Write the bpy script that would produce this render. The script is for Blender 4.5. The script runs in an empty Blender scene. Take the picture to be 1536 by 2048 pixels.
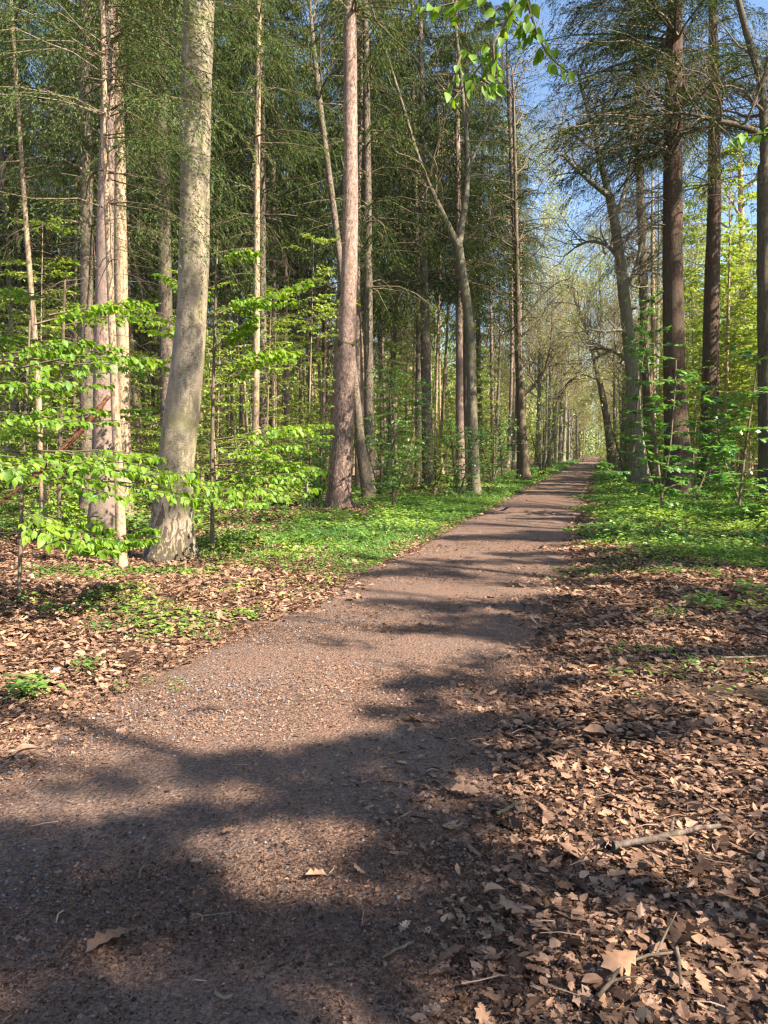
import bpy, math
import numpy as np
from mathutils import Vector

R = math.radians
# ------------------------------------------------------------------ camera, sky, sun
FPX, CX, CY, HCAM, PITCH = 1484.0, 768.0, 1024.0, 1.55, R(4.66)
SC = bpy.context.scene
COL = SC.collection
cam_data = bpy.data.cameras.new("camera")
cam = bpy.data.objects.new("camera", cam_data)
COL.objects.link(cam)
cam_data.sensor_fit = 'VERTICAL'
cam_data.sensor_height = 36.0
cam_data.lens = 36.0 * FPX / 2048.0
cam_data.clip_start = 0.05
cam_data.clip_end = 3000
cam.location = (0, 0, HCAM)
cam.rotation_euler = (R(90) - PITCH, 0, 0)
SC.camera = cam

SUN_AZ, SUN_EL = R(122), R(43)          # clockwise from +Y (view direction); elevation
TO_SUN = np.array([math.sin(SUN_AZ) * math.cos(SUN_EL), math.cos(SUN_AZ) * math.cos(SUN_EL), math.sin(SUN_EL)])
w = bpy.data.worlds.new("World")
SC.world = w
w.use_nodes = True
nt = w.node_tree
sky = nt.nodes.new('ShaderNodeTexSky')
sky.sky_type = 'NISHITA'
sky.sun_disc = False
sky.sun_elevation = SUN_EL
sky.sun_rotation = SUN_AZ
sky.air_density = 1.0
sky.dust_density = 0.6
sky.ozone_density = 3.0
nt.links.new(sky.outputs[0], nt.nodes['Background'].inputs[0])
nt.nodes['Background'].inputs[1].default_value = 0.085
sl = bpy.data.lights.new("sun", 'SUN')
sl.energy = 5.0
sl.angle = R(0.53)
sl.color = (1.0, 0.91, 0.77)
so = bpy.data.objects.new("sun", sl)
COL.objects.link(so)
so.rotation_euler = Vector(TO_SUN).to_track_quat('Z', 'Y').to_euler()
SC.view_settings.view_transform = 'Standard'
SC.view_settings.look = 'None'
SC.view_settings.exposure = 1.8
SC.view_settings.gamma = 1.0
cy = SC.cycles
cy.max_bounces = 6
cy.diffuse_bounces = 4
cy.glossy_bounces = 2
cy.transmission_bounces = 4
cy.transparent_max_bounces = 4
cy.caustics_reflective = False
cy.caustics_refractive = False
cy.use_denoising = True
cy.denoiser = 'OPENIMAGEDENOISE'
cy.use_adaptive_sampling = True
cy.adaptive_threshold = 0.015
cy.pixel_filter_type = 'BLACKMAN_HARRIS'
cy.filter_width = 1.3

CP, SP = math.cos(PITCH), math.sin(PITCH)


def ray(px, py):
    u, v = (px - CX) / FPX, (py - CY) / FPX
    return np.array([u, CP - v * SP, -SP - v * CP])


def at(px, py, D):                       # point at forward distance D (along +Y) seen at that pixel
    d = ray(px, py)
    return np.array([0, 0, HCAM]) + d * (D / d[1])


def gnd(px, py):                         # the ground point seen at that pixel
    d = ray(px, py)
    return (np.array([0, 0, HCAM]) + d * (HCAM / -d[2]))[:2]


def to_px(x, y, z=0.0):
    zz = z - HCAM
    f = y * CP - zz * SP
    up = y * SP + zz * CP
    f = np.where(f < 0.05, 0.05, f)
    return CX + FPX * x / f, CY - FPX * up / f


# ------------------------------------------------------------------ noise, ground height, path
class Noise:
    def __init__(s, seed, n=9, f0=1.0):
        g = np.random.default_rng(seed)
        a = g.uniform(0, 2 * math.pi, n)
        f = f0 * (1.55 ** np.linspace(0, 4, n)) * g.uniform(.8, 1.2, n)
        s.k = np.stack([np.cos(a) * f, np.sin(a) * f])
        s.p = g.uniform(0, 6.28, n)
        s.w = 1 / f * f0
        s.w /= np.sqrt((s.w ** 2).sum() / 2)

    def __call__(s, x, y):
        x = np.asarray(x, float)
        return (np.sin(x[..., None] * s.k[0] + np.asarray(y, float)[..., None] * s.k[1] + s.p) * s.w).sum(-1)


N1, N2, N3 = Noise(1, f0=.5), Noise(2, f0=1.4), Noise(3, f0=.9)


def sm(a, b, x):
    t = np.clip((x - a) / (b - a), 0, 1)
    return t * t * (3 - 2 * t)


def xc(y):
    return -1.71 + 0.290 * np.asarray(y, float)


HW = 1.2


def pdist(x, y):                         # signed distance from the path's edge, positive = off the path
    return (np.abs(x - xc(y)) - HW) * 0.96


def gh(x, y):
    x = np.asarray(x, float)
    y = np.asarray(y, float)
    d = pdist(x, y)
    k = sm(-0.1, 1.4, d)
    far = sm(3, 25, d)
    return -0.02 + k * (0.035 + 0.035 * N1(x, y) + 0.012 * N2(x * 2, y * 2)) + far * 0.22 * np.clip(N1(x * .25 + 7, y * .25), -1, 2)


# ------------------------------------------------------------------ mesh helpers
def build(name, parts, mats, parent=None, smooth=True, loc=None):
    """parts: list of (V, F, material index, rnd) -> one mesh object"""
    V, L, S, T, M, RN = [], [], [], [], [], []
    off = 0
    lo = 0
    for (v, f, mi, rn) in parts:
        if len(v) == 0 or len(f) == 0:
            continue
        k = f.shape[1]
        V.append(v)
        L.append((f + off).ravel())
        S.append(lo + np.arange(len(f)) * k)
        T.append(np.full(len(f), k))
        M.append(np.full(len(f), mi))
        RN.append(np.broadcast_to(np.asarray(rn, float), (len(v),)))
        off += len(v)
        lo += len(f) * k
    V = np.concatenate(V)
    if loc is not None:
        V = V - np.asarray(loc, float)
    L = np.concatenate(L)
    S = np.concatenate(S)
    M = np.concatenate(M)
    RN = np.concatenate(RN)
    me = bpy.data.meshes.new(name)
    me.vertices.add(len(V))
    me.vertices.foreach_set('co', V.astype(np.float32).ravel())
    me.loops.add(len(L))
    me.loops.foreach_set('vertex_index', L.astype(np.int32))
    me.polygons.add(len(S))
    me.polygons.foreach_set('loop_start', S.astype(np.int32))
    me.polygons.foreach_set('material_index', M.astype(np.int32))
    me.update(calc_edges=True)
    me.polygons.foreach_set('use_smooth', np.full(len(S), smooth))
    a = me.attributes.new('rnd', 'FLOAT', 'POINT')
    a.data.foreach_set('value', RN.astype(np.float32))
    for m in (mats if isinstance(mats, (list, tuple)) else [mats]):
        me.materials.append(m)
    o = bpy.data.objects.new(name, me)
    COL.objects.link(o)
    if parent is not None:
        o.parent = parent
    elif loc is not None:
        o.location = loc
    return o


def tag(o, label=None, cat=None, group=None, kind=None):
    if label: o['label'] = label
    if cat: o['category'] = cat
    if group: o['group'] = group
    if kind: o['kind'] = kind
    return o


def empty(name, loc=(0, 0, 0), rz=0.0):
    o = bpy.data.objects.new(name, None)
    COL.objects.link(o)
    o.location = loc
    o.rotation_euler = (0, 0, rz)
    o.empty_display_size = .3
    return o


def copy_tree(o, parent=None):
    c = o.copy()
    COL.objects.link(c)
    c.parent = parent
    for ch in list(o.children):
        copy_tree(ch, c)
    return c


def nrm(v):
    return v / np.maximum(np.linalg.norm(v, axis=-1, keepdims=True), 1e-9)


def tubes(P, Rr, k=3, twist=None):
    """P (B,n,3), Rr (B,n) -> V, F(quads)"""
    P = np.asarray(P, float)
    Rr = np.asarray(Rr, float)
    B, n, _ = P.shape
    T = np.empty_like(P)
    T[:, 1:-1] = P[:, 2:] - P[:, :-2]
    T[:, 0] = P[:, 1] - P[:, 0]
    T[:, -1] = P[:, -1] - P[:, -2]
    T = nrm(T)
    mean = nrm(P[:, -1] - P[:, 0])
    ref = np.where(np.abs(mean[:, 2:3]) > .8, np.array([[1., 0, 0]]), np.array([[0, 0, 1.]]))
    X = nrm(np.cross(T, ref[:, None, :]))
    Y = np.cross(T, X)
    a = np.arange(k) * 2 * math.pi / k
    V = P[:, :, None] + Rr[:, :, None, None] * (X[:, :, None] * np.cos(a)[:, None] + Y[:, :, None] * np.sin(a)[:, None])
    i = np.arange(n - 1)[:, None] * k
    j = np.arange(k)[None]
    j2 = (j + 1) % k
    f = np.stack([i + j, i + j2, i + k + j2, i + k + j], -1).reshape(-1, 4)
    F = (np.arange(B) * n * k)[:, None, None] + f[None]
    return V.reshape(-1, 3), F.reshape(-1, 4)


def stamp(V0, F0, pos, M, s):
    """copies of a small mesh; M (B,3,3) with rows = the images of the local axes"""
    B = len(pos)
    s = np.asarray(s, float)
    if s.ndim == 1:
        s = s[:, None]
    V = np.einsum('vi,bij->bvj', V0, M * s[:, :, None]) + pos[:, None]
    F = (np.arange(B) * len(V0))[:, None, None] + F0[None]
    return V.reshape(-1, 3), F.reshape(-1, F0.shape[1])


def basis(d, up):
    x = nrm(d)
    y = nrm(np.cross(up, x))
    z = np.cross(x, y)
    return np.stack([x, y, z], 1)


def rdir(g, n):
    return nrm(g.normal(size=(n, 3)))


# leaf shapes: x = length, y = width, z = normal
def strip_leaf(xs, ws, fold=.1, droop=.15, curl=0.0):
    V, F = [], []
    for x, w_ in zip(xs, ws):
        zc = -droop * x * x + curl * math.sin(x * 5)
        V += [(x, -w_, zc + fold * w_ * 2), (x, 0, zc), (x, w_, zc + fold * w_ * 2)]
    for i in range(len(xs) - 1):
        a = i * 3
        F += [(a, a + 1, a + 4, a + 3), (a + 1, a + 2, a + 5, a + 4)]
    return np.array(V, float), np.array(F)


BEECH_LEAF = strip_leaf([0, .12, .4, .72, 1], [.01, .18, .33, .23, .01], .18, .22)
MID_LEAF = strip_leaf([0, .42, 1], [.02, .34, .02], .15, .18)
LOW_LEAF = (np.array([(0, 0, 0), (.45, -.32, .05), (1, 0, -.08), (.45, .32, .05)], float), np.array([[0, 1, 2, 3]]))
STRIP = (np.array([(0, 0, 0), (.4, -.5, .0), (1, 0, 0), (.4, .5, 0)], float), np.array([[0, 1, 2, 3]]))
def ragged_leaf(seed, lobes, depth, fold, droop, curl, wmax=.36):
    q_ = np.random.default_rng(seed)
    n_ = lobes * 2 + 3
    xs = np.linspace(0, 1, n_)
    xs[1:-1] += q_.uniform(-.02, .02, n_ - 2)
    env = wmax * np.sin(np.clip(xs, 0, 1) ** .9 * math.pi) ** .7 + .012
    V, F = [], []
    for i_, x_ in enumerate(xs):
        z_ = -droop * x_ * x_ + curl * math.sin(x_ * 5)
        ww = []
        for sd in (0, 1):
            k_ = env[i_] * ((1 - depth * q_.uniform(.6, 1.2)) if (i_ + (seed + sd * (seed % 2))) % 2 else q_.uniform(.8, 1.15))
            ww.append(max(k_, .012) if 0 < i_ < n_ - 1 else .012)
        sh = q_.uniform(-.03, .05)
        bend = .05 * math.sin(x_ * 3)
        V += [(x_ + sh, -ww[0] + bend, z_ + fold * ww[0] * 2), (x_, bend, z_), (x_ + sh, ww[1] + bend, z_ + fold * ww[1] * 1.5)]
    for i_ in range(n_ - 1):
        a = i_ * 3
        F += [(a, a + 1, a + 4, a + 3), (a + 1, a + 2, a + 5, a + 4)]
    return np.array(V, float), np.array(F)


OAKS = [ragged_leaf(1, 4, .6, .10, .08, .03), ragged_leaf(4, 4, .45, -.2, -.2, .05), ragged_leaf(7, 3, .65, .25, .28, -.04), ragged_leaf(10, 2, .05, .35, -.15, .06, .33),
        ragged_leaf(13, 5, .4, -.3, .2, .1), ragged_leaf(16, 3, .3, .5, .1, -.08, .3), ragged_leaf(19, 1, .1, -.15, .35, .05, .25), ragged_leaf(22, 4, .7, .05, -.05, .02, .42)]


def maple_leaf():
    o = [(0, 0), (.02, -.3), (.2, -.42), (.28, -.25), (.55, -.5), (.55, -.22), (1, 0), (.55, .22), (.55, .5), (.28, .25), (.2, .42), (.02, .3)]
    V = [(.3, 0, .06)] + [(x, y, -.12 * (abs(y) + x * x * .5)) for x, y in o]
    F = [(0, i, i % 12 + 1) for i in range(1, 13)]
    return np.array(V, float), np.array(F)


MAPLE = maple_leaf()


def polyline_interp(pts, m):
    pts = np.asarray(pts, float)
    d = np.r_[0, np.cumsum(np.linalg.norm(np.diff(pts[:, :3], axis=0), axis=1))]
    t = np.linspace(0, d[-1], m)
    # Catmull-Rom like smoothing through dense linear interpolation
    out = np.stack([np.interp(t, d, pts[:, i]) for i in range(pts.shape[1])], 1)
    for _ in range(2):
        o2 = out.copy()
        o2[1:-1] = .25 * out[:-2] + .5 * out[1:-1] + .25 * out[2:]
        out = o2
    return out


# ------------------------------------------------------------------ materials
def mat(name):
    m = bpy.data.materials.new(name)
    m.use_nodes = True
    t = m.node_tree
    for n in list(t.nodes):
        t.nodes.remove(n)
    return m, t


def N(t, typ, **kw):
    n = t.nodes.new(typ)
    for k, v in kw.items():
        setattr(n, k, v)
    return n


def ramp(t, fac, stops):
    r = N(t, 'ShaderNodeValToRGB')
    e = r.color_ramp.elements
    while len(e) < len(stops):
        e.new(.5)
    for el, (p, c) in zip(e, stops):
        el.position = p
        el.color = (c[0], c[1], c[2], 1)
    if fac is not None:
        t.links.new(fac, r.inputs[0])
    return r


def noise(t, vec, scale, detail=4, rough=.6, dist=0.):
    n = N(t, 'ShaderNodeTexNoise')
    n.inputs['Scale'].default_value = scale
    n.inputs['Detail'].default_value = detail
    n.inputs['Roughness'].default_value = rough
    n.inputs['Distortion'].default_value = dist
    if vec is not None:
        t.links.new(vec, n.inputs['Vector'])
    return n


def mapping(t, vec, s):
    n = N(t, 'ShaderNodeMapping')
    n.inputs['Scale'].default_value = s
    t.links.new(vec, n.inputs['Vector'])
    return n.outputs[0]


def mix(t, fac, a, b, mode='MIX'):
    n = N(t, 'ShaderNodeMix', data_type='RGBA', blend_type=mode)
    for sock, val in ((n.inputs[0], fac), (n.inputs[6], a), (n.inputs[7], b)):
        if hasattr(val, 'links'):
            t.links.new(val, sock)
        elif isinstance(val, (int, float)):
            sock.default_value = val
        else:
            sock.default_value = (val[0], val[1], val[2], 1)
    return n.outputs[2]


def math_(t, op, a, b=None):
    n = N(t, 'ShaderNodeMath', operation=op)
    for s_, v in ((n.inputs[0], a), (n.inputs[1], b)):
        if v is None: continue
        if hasattr(v, 'links'): t.links.new(v, s_)
        else: s_.default_value = v
    return n.outputs[0]


def leaf_mat(name, stops, transl=.4, gloss=.05, rough=.45, warm=(1.15, 1.05, .55)):
    m, t = mat(name)
    at_ = N(t, 'ShaderNodeAttribute', attribute_name='rnd')
    r = ramp(t, at_.outputs['Fac'], stops)
    col_ = r.outputs[0]
    if name in ('fallen_leaves', 'young_beech_leaves', 'maple_leaves'):   # blotches and darker veins inside a leaf
        tc = N(t, 'ShaderNodeTexCoord')
        nn = noise(t, tc.outputs['Object'], 55 if name == 'fallen_leaves' else 30, 4, .7)
        kk = ramp(t, nn.outputs[0], [(.32, (.66,) * 3) if name == 'fallen_leaves' else (.32, (.78,) * 3), (.6, (1,) * 3)])
        col_ = mix(t, 1.0, r.outputs[0], kk.outputs[0], 'MULTIPLY')
    d = N(t, 'ShaderNodeBsdfDiffuse')
    t.links.new(col_, d.inputs[0])
    last = d.outputs[0]
    if transl > 0:
        tr = N(t, 'ShaderNodeBsdfTranslucent')
        c = mix(t, 1.0, r.outputs[0], warm, 'MULTIPLY')
        t.links.new(c, tr.inputs[0])
        mx = N(t, 'ShaderNodeMixShader')
        mx.inputs[0].default_value = transl
        t.links.new(last, mx.inputs[1])
        t.links.new(tr.outputs[0], mx.inputs[2])
        last = mx.outputs[0]
    if gloss > 0:
        g = N(t, 'ShaderNodeBsdfGlossy')
        g.inputs['Roughness'].default_value = rough
        g.inputs[0].default_value = (.9, .95, 1, 1)
        mx = N(t, 'ShaderNodeMixShader')
        mx.inputs[0].default_value = gloss
        t.links.new(last, mx.inputs[1])
        t.links.new(g.outputs[0], mx.inputs[2])
        last = mx.outputs[0]
    o = N(t, 'ShaderNodeOutputMaterial')
    t.links.new(last, o.inputs[0])
    return m


def bark_mat(name, stops, stretch=(9, 9, 1.6), scale=2.2, bump=.5, fine=(30, 30, 30), moss=None, moss_amt=.5, blotch=None, mottle=None, dist=.03, climb=.15):
    m, t = mat(name)
    tc = N(t, 'ShaderNodeTexCoord')
    v = mapping(t, tc.outputs['Object'], stretch)
    n1 = noise(t, v, scale, 6, .65, .4)
    n2 = noise(t, mapping(t, tc.outputs['Object'], fine), 1.0, 4, .6)
    f = math_(t, 'ADD', math_(t, 'MULTIPLY', n1.outputs[0], .6), math_(t, 'MULTIPLY', n2.outputs[0], .4))
    r = ramp(t, f, stops)
    c = r.outputs[0]
    if mottle:                            # broad patches of another bark colour
        n3 = noise(t, mapping(t, tc.outputs['Object'], (2.2, 2.2, .7)), 1.6, 4, .6)
        k = ramp(t, n3.outputs[0], [(.42, (0, 0, 0)), (.6, (1, 1, 1))])
        c = mix(t, k.outputs[0], c, mottle)
    if moss:                              # green algae, more on one side of the trunk and in patches
        n4 = noise(t, tc.outputs['Object'], 3.0, 5, .7)
        k = ramp(t, n4.outputs[0], [(.46, (0, 0, 0)), (.7, (moss_amt,) * 3)])
        c = mix(t, k.outputs[0], c, moss)
    if blotch:                            # dark wet stains climbing from the foot
        sp = N(t, 'ShaderNodeSeparateXYZ')
        t.links.new(tc.outputs['Object'], sp.inputs[0])
        n5 = noise(t, mapping(t, tc.outputs['Object'], (9, 9, 3.2)), 1.5, 7, .7, 1.2)
        g = math_(t, 'SUBTRACT', n5.outputs[0], math_(t, 'MULTIPLY', sp.outputs[2], climb))
        k = ramp(t, g, [(.41, (0, 0, 0)), (.45, (.8,) * 3)])
        c = mix(t, k.outputs[0], c, blotch)
    b = N(t, 'ShaderNodeBump')
    b.inputs['Strength'].default_value = bump
    b.inputs['Distance'].default_value = dist
    t.links.new(f, b.inputs['Height'])
    p = N(t, 'ShaderNodeBsdfPrincipled')
    p.inputs['Roughness'].default_value = .85
    p.inputs['Specular IOR Level'].default_value = .2
    t.links.new(c, p.inputs['Base Color'])
    t.links.new(b.outputs[0], p.inputs['Normal'])
    o = N(t, 'ShaderNodeOutputMaterial')
    t.links.new(p.outputs[0], o.inputs[0])
    return m


M = {}
M['beech_bark'] = bark_mat('beech_bark', [(.36, (.075, .058, .035)), (.45, (.20, .16, .105)), (.54, (.36, .295, .205)), (.66, (.50, .43, .31))],
                           stretch=(7, 7, 2.6), scale=2.2, bump=.8, fine=(28, 28, 75), moss=(.17, .16, .06), moss_amt=.85, blotch=(.04, .028, .02), mottle=(.30, .235, .17), dist=.02)
M['spruce_bark'] = bark_mat('spruce_bark', [(.36, (.06, .038, .03)), (.44, (.20, .125, .095)), (.53, (.35, .235, .185)), (.63, (.48, .35, .29))],
                            stretch=(9, 9, 5), scale=2.0, bump=.7, fine=(60, 60, 40), moss=(.16, .15, .08), moss_amt=.35, mottle=(.22, .16, .13))
M['verge_bark'] = bark_mat('pink_spruce_bark_dark_foot', [(.36, (.06, .038, .03)), (.44, (.20, .125, .095)), (.53, (.35, .235, .185)), (.63, (.48, .35, .29))],
                           stretch=(9, 9, 5), scale=2.0, bump=.8, fine=(60, 60, 40), moss=(.14, .12, .07), moss_amt=.4, blotch=(.085, .052, .042), climb=.045)
M['spruce_dark'] = bark_mat('spruce_bark_darker', [(.36, (.035, .025, .02)), (.45, (.11, .078, .058)), (.55, (.21, .155, .12)), (.68, (.31, .24, .19))],  # darker version of the spruce bark colours
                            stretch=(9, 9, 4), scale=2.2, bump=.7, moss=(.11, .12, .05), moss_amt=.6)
M['tan_bark'] = bark_mat('sunlit_pole_bark', [(.36, (.09, .055, .035)), (.44, (.27, .18, .115)), (.54, (.44, .31, .20)), (.66, (.55, .42, .30))],  # sunlight on the poles is put into this pale bark colour
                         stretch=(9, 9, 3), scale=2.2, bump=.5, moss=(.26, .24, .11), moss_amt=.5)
M['fir_bark'] = bark_mat('fissured_fir_bark', [(.36, (.018, .010, .007)), (.47, (.10, .052, .035)), (.58, (.18, .10, .07)), (.75, (.26, .165, .12))],
                         stretch=(13, 13, 1.9), scale=2.0, bump=1.0, fine=(60, 60, 18), dist=.09, mottle=(.10, .075, .055), moss=(.10, .10, .045), moss_amt=.4)
M['grey_bark'] = bark_mat('grey_oak_bark', [(.3, (.06, .05, .038)), (.46, (.19, .165, .125)), (.62, (.31, .28, .22)), (.8, (.42, .39, .32))],
                          stretch=(7, 7, 2.5), scale=2.0, bump=.6, moss=(.17, .17, .06), moss_amt=.7)
M['mid_bark'] = bark_mat('olive_grey_bark', [(.34, (.05, .04, .028)), (.46, (.13, .108, .072)), (.56, (.21, .18, .125)), (.7, (.29, .25, .18))], stretch=(7, 7, 2.5), scale=2.0, bump=.6, moss=(.13, .13, .045), moss_amt=.7)
M['oak_dark'] = bark_mat('dark_oak_bark', [(.32, (.025, .018, .012)), (.46, (.08, .06, .042)), (.62, (.15, .12, .085)), (.8, (.22, .18, .13))],
                         stretch=(8, 8, 2.2), scale=2.0, bump=.9, moss=(.12, .13, .04), moss_amt=.6, dist=.03)
M['twig'] = bark_mat('twig_bark', [(.3, (.08, .055, .035)), (.6, (.20, .15, .10)), (.8, (.30, .24, .17))], bump=0, scale=1.5)
M['dead_twig'] = bark_mat('dead_twig_bark', [(.3, (.09, .065, .04)), (.55, (.19, .145, .09)), (.8, (.32, .26, .17))], bump=0, scale=1.0)
M['pale_twig'] = bark_mat('pale_budding_twig_bark', [(.3, (.20, .15, .12)), (.6, (.36, .29, .24)), (.8, (.46, .39, .33))], bump=0, scale=1.5)
M['rot_wood'] = bark_mat('rotting_red_wood', [(.36, (.03, .014, .008)), (.5, (.12, .05, .025)), (.7, (.28, .15, .08))], stretch=(12, 12, 12), scale=1.5, bump=.8)

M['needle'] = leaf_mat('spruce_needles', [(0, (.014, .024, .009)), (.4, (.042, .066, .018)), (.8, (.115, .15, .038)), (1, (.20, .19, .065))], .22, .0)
M['needle_near'] = leaf_mat('spruce_needles_lit', [(0, (.05, .075, .028)), (.5, (.095, .135, .042)), (.8, (.15, .18, .065)), (1, (.22, .19, .10))], .3, .0)  # lighter copy for near boughs, sunlight put into the needle colour
M['beech'] = leaf_mat('young_beech_leaves', [(0, (.10, .22, .012)), (.5, (.17, .32, .014)), (1, (.29, .43, .026))], .5, .025, .55, (1.1, 1.05, .5))
M['beech_far'] = leaf_mat('beech_leaves_understory', [(0, (.12, .22, .03)), (.5, (.27, .38, .045)), (1, (.46, .50, .10))], .5, .03, .5, (1.1, 1.05, .6))
M['maple'] = leaf_mat('maple_leaves', [(0, (.06, .17, .03)), (.5, (.13, .29, .045)), (1, (.26, .42, .07))], .45, .07, .4, (.9, 1.1, .5))
M['herb'] = leaf_mat('ground_herbs', [(0, (.06, .13, .025)), (.5, (.15, .27, .04)), (1, (.33, .45, .07))], .35, .04, .5, (1, 1.05, .5))
M['grass'] = leaf_mat('verge_grass', [(0, (.07, .19, .03)), (.5, (.13, .31, .04)), (1, (.26, .43, .07))], .4, .05, .4, (1, 1.1, .5))
M['pale_bud'] = leaf_mat('budding_twigs', [(0, (.26, .20, .12)), (.5, (.38, .36, .13)), (1, (.46, .52, .14))], .35, .0)
M['litter'] = leaf_mat('fallen_leaves', [(0, (.03, .018, .012)), (.22, (.12, .067, .042)), (.48, (.31, .178, .112)), (.78, (.48, .29, .185)), (.94, (.58, .32, .18)), (1, (.62, .45, .33))], .12, .012, .5, (1.1, .8, .5))
M['debris'] = leaf_mat('needle_debris', [(0, (.03, .017, .011)), (.3, (.115, .064, .042)), (.65, (.285, .165, .110)), (1, (.44, .29, .21))], 0, .008, .5)
M['stone'] = leaf_mat('gravel_stone', [(0, (.05, .055, .065)), (.7, (.14, .145, .155)), (1, (.28, .28, .27))], 0, .06, .5)


def ground_mat():
    m, t = mat('forest_floor')
    tc = N(t, 'ShaderNodeTexCoord')
    o_ = tc.outputs['Object']
    n1 = noise(t, o_, 14, 8, .75)
    n2 = noise(t, o_, .7, 4, .6)
    vo = N(t, 'ShaderNodeTexVoronoi')
    vo.inputs['Scale'].default_value = 17
    t.links.new(o_, vo.inputs['Vector'])
    r = ramp(t, n1.outputs[0], [(.3, (.018, .011, .008)), (.5, (.085, .05, .035)), (.65, (.18, .11, .075)), (.8, (.28, .18, .12))])
    lf = ramp(t, vo.outputs['Color'], [(.2, (.06, .035, .025)), (.5, (.17, .10, .07)), (.9, (.30, .19, .13))])
    c = mix(t, .55, r.outputs[0], lf.outputs[0])
    c = mix(t, ramp(t, n2.outputs[0], [(.45, (0, 0, 0)), (.65, (.35,) * 3)]).outputs[0], c, (.045, .045, .02))
    b = N(t, 'ShaderNodeBump')
    b.inputs['Strength'].default_value = .8
    b.inputs['Distance'].default_value = .03
    t.links.new(math_(t, 'ADD', n1.outputs[0], vo.outputs['Distance']), b.inputs['Height'])
    p = N(t, 'ShaderNodeBsdfPrincipled')
    p.inputs['Roughness'].default_value = .9
    p.inputs['Specular IOR Level'].default_value = .15
    t.links.new(c, p.inputs['Base Color'])
    t.links.new(b.outputs[0], p.inputs['Normal'])
    t.links.new(p.outputs[0], N(t, 'ShaderNodeOutputMaterial').inputs[0])
    return m


def path_mat():
    m, t = mat('needle_covered_gravel')
    tc = N(t, 'ShaderNodeTexCoord')
    o_ = tc.outputs['Object']
    n1 = noise(t, o_, 60, 8, .8)
    n2 = noise(t, o_, 2.0, 5, .65)
    n3 = noise(t, mapping(t, o_, (1, 1.6, 1)), 190, 3, .7)
    vo = N(t, 'ShaderNodeTexVoronoi')
    vo.inputs['Scale'].default_value = 55
    t.links.new(o_, vo.inputs['Vector'])
    r = ramp(t, math_(t, 'ADD', math_(t, 'MULTIPLY', n1.outputs[0], .6), math_(t, 'MULTIPLY', n3.outputs[0], .4)),
             [(.38, (.022, .014, .010)), (.46, (.11, .064, .045)), (.54, (.25, .15, .105)), (.66, (.41, .27, .20))])
    st = ramp(t, vo.outputs['Color'], [(.3, (.07, .065, .062)), (.7, (.15, .135, .125)), (.95, (.28, .25, .23))])
    k = ramp(t, n2.outputs[0], [(.42, (0, 0, 0)), (.62, (.55,) * 3)])
    c = mix(t, k.outputs[0], r.outputs[0], mix(t, .5, r.outputs[0], st.outputs[0]))
    b = N(t, 'ShaderNodeBump')
    b.inputs['Strength'].default_value = .9
    b.inputs['Distance'].default_value = .012
    t.links.new(math_(t, 'ADD', n1.outputs[0], math_(t, 'MULTIPLY', vo.outputs['Distance'], 1.2)), b.inputs['Height'])
    p = N(t, 'ShaderNodeBsdfPrincipled')
    p.inputs['Roughness'].default_value = .85
    p.inputs['Specular IOR Level'].default_value = .25
    t.links.new(c, p.inputs['Base Color'])
    t.links.new(b.outputs[0], p.inputs['Normal'])
    t.links.new(p.outputs[0], N(t, 'ShaderNodeOutputMaterial').inputs[0])
    return m


M['ground'] = ground_mat()
M['path'] = path_mat()

# ------------------------------------------------------------------ ground and path sheets
def grid(X, Y, Z):
    ny, nx = X.shape
    V = np.stack([X, Y, Z], -1).reshape(-1, 3)
    i = np.arange(ny - 1)[:, None] * nx
    j = np.arange(nx - 1)[None]
    F = np.stack([i + j, i + j + 1, i + nx + j + 1, i + nx + j], -1).reshape(-1, 4)
    return V, F


yy = np.r_[np.linspace(-600, -20, 12), np.linspace(-15, -2, 14), np.arange(-1.5, 16, .12), np.arange(16, 45, .5), np.geomspace(46, 900, 50)]
uu = np.r_[-np.geomspace(700, 25, 26), np.arange(-24, -9, .6), np.arange(-9, 9, .14), np.arange(9, 24, .6), np.geomspace(25, 700, 26)]
Y_, U_ = np.meshgrid(yy, uu, indexing='ij')
X_ = U_ + np.clip(xc(Y_), -8, 60)
gv, gf = grid(X_, Y_, gh(X_, Y_))
tag(build('ground', [(gv, gf, 0, 0)], M['ground']), kind='structure')
yy = np.r_[np.arange(-14, 0, .5), np.arange(0, 30, .1), np.arange(30, 230, 1.0)]
uu = np.linspace(-1, 1, 25)
Y_, U_ = np.meshgrid(yy, uu, indexing='ij')
wob = 1 + .06 * N2(Y_ * 1.3, U_ * 0 + np.sign(U_) * 5) * (np.abs(U_) > .7)
X_ = xc(Y_) + U_ * (HW + .03) * wob
Z_ = .012 * (1 - U_ ** 4) - .012 * (np.abs(U_) > .99) + .004 * N2(X_ * 2, Y_ * 2) * (np.abs(U_) < .9)
pv, pf = grid(X_, Y_, Z_)
tag(build('path', [(pv, pf, 0, 0)], M['path']), kind='structure')


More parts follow.
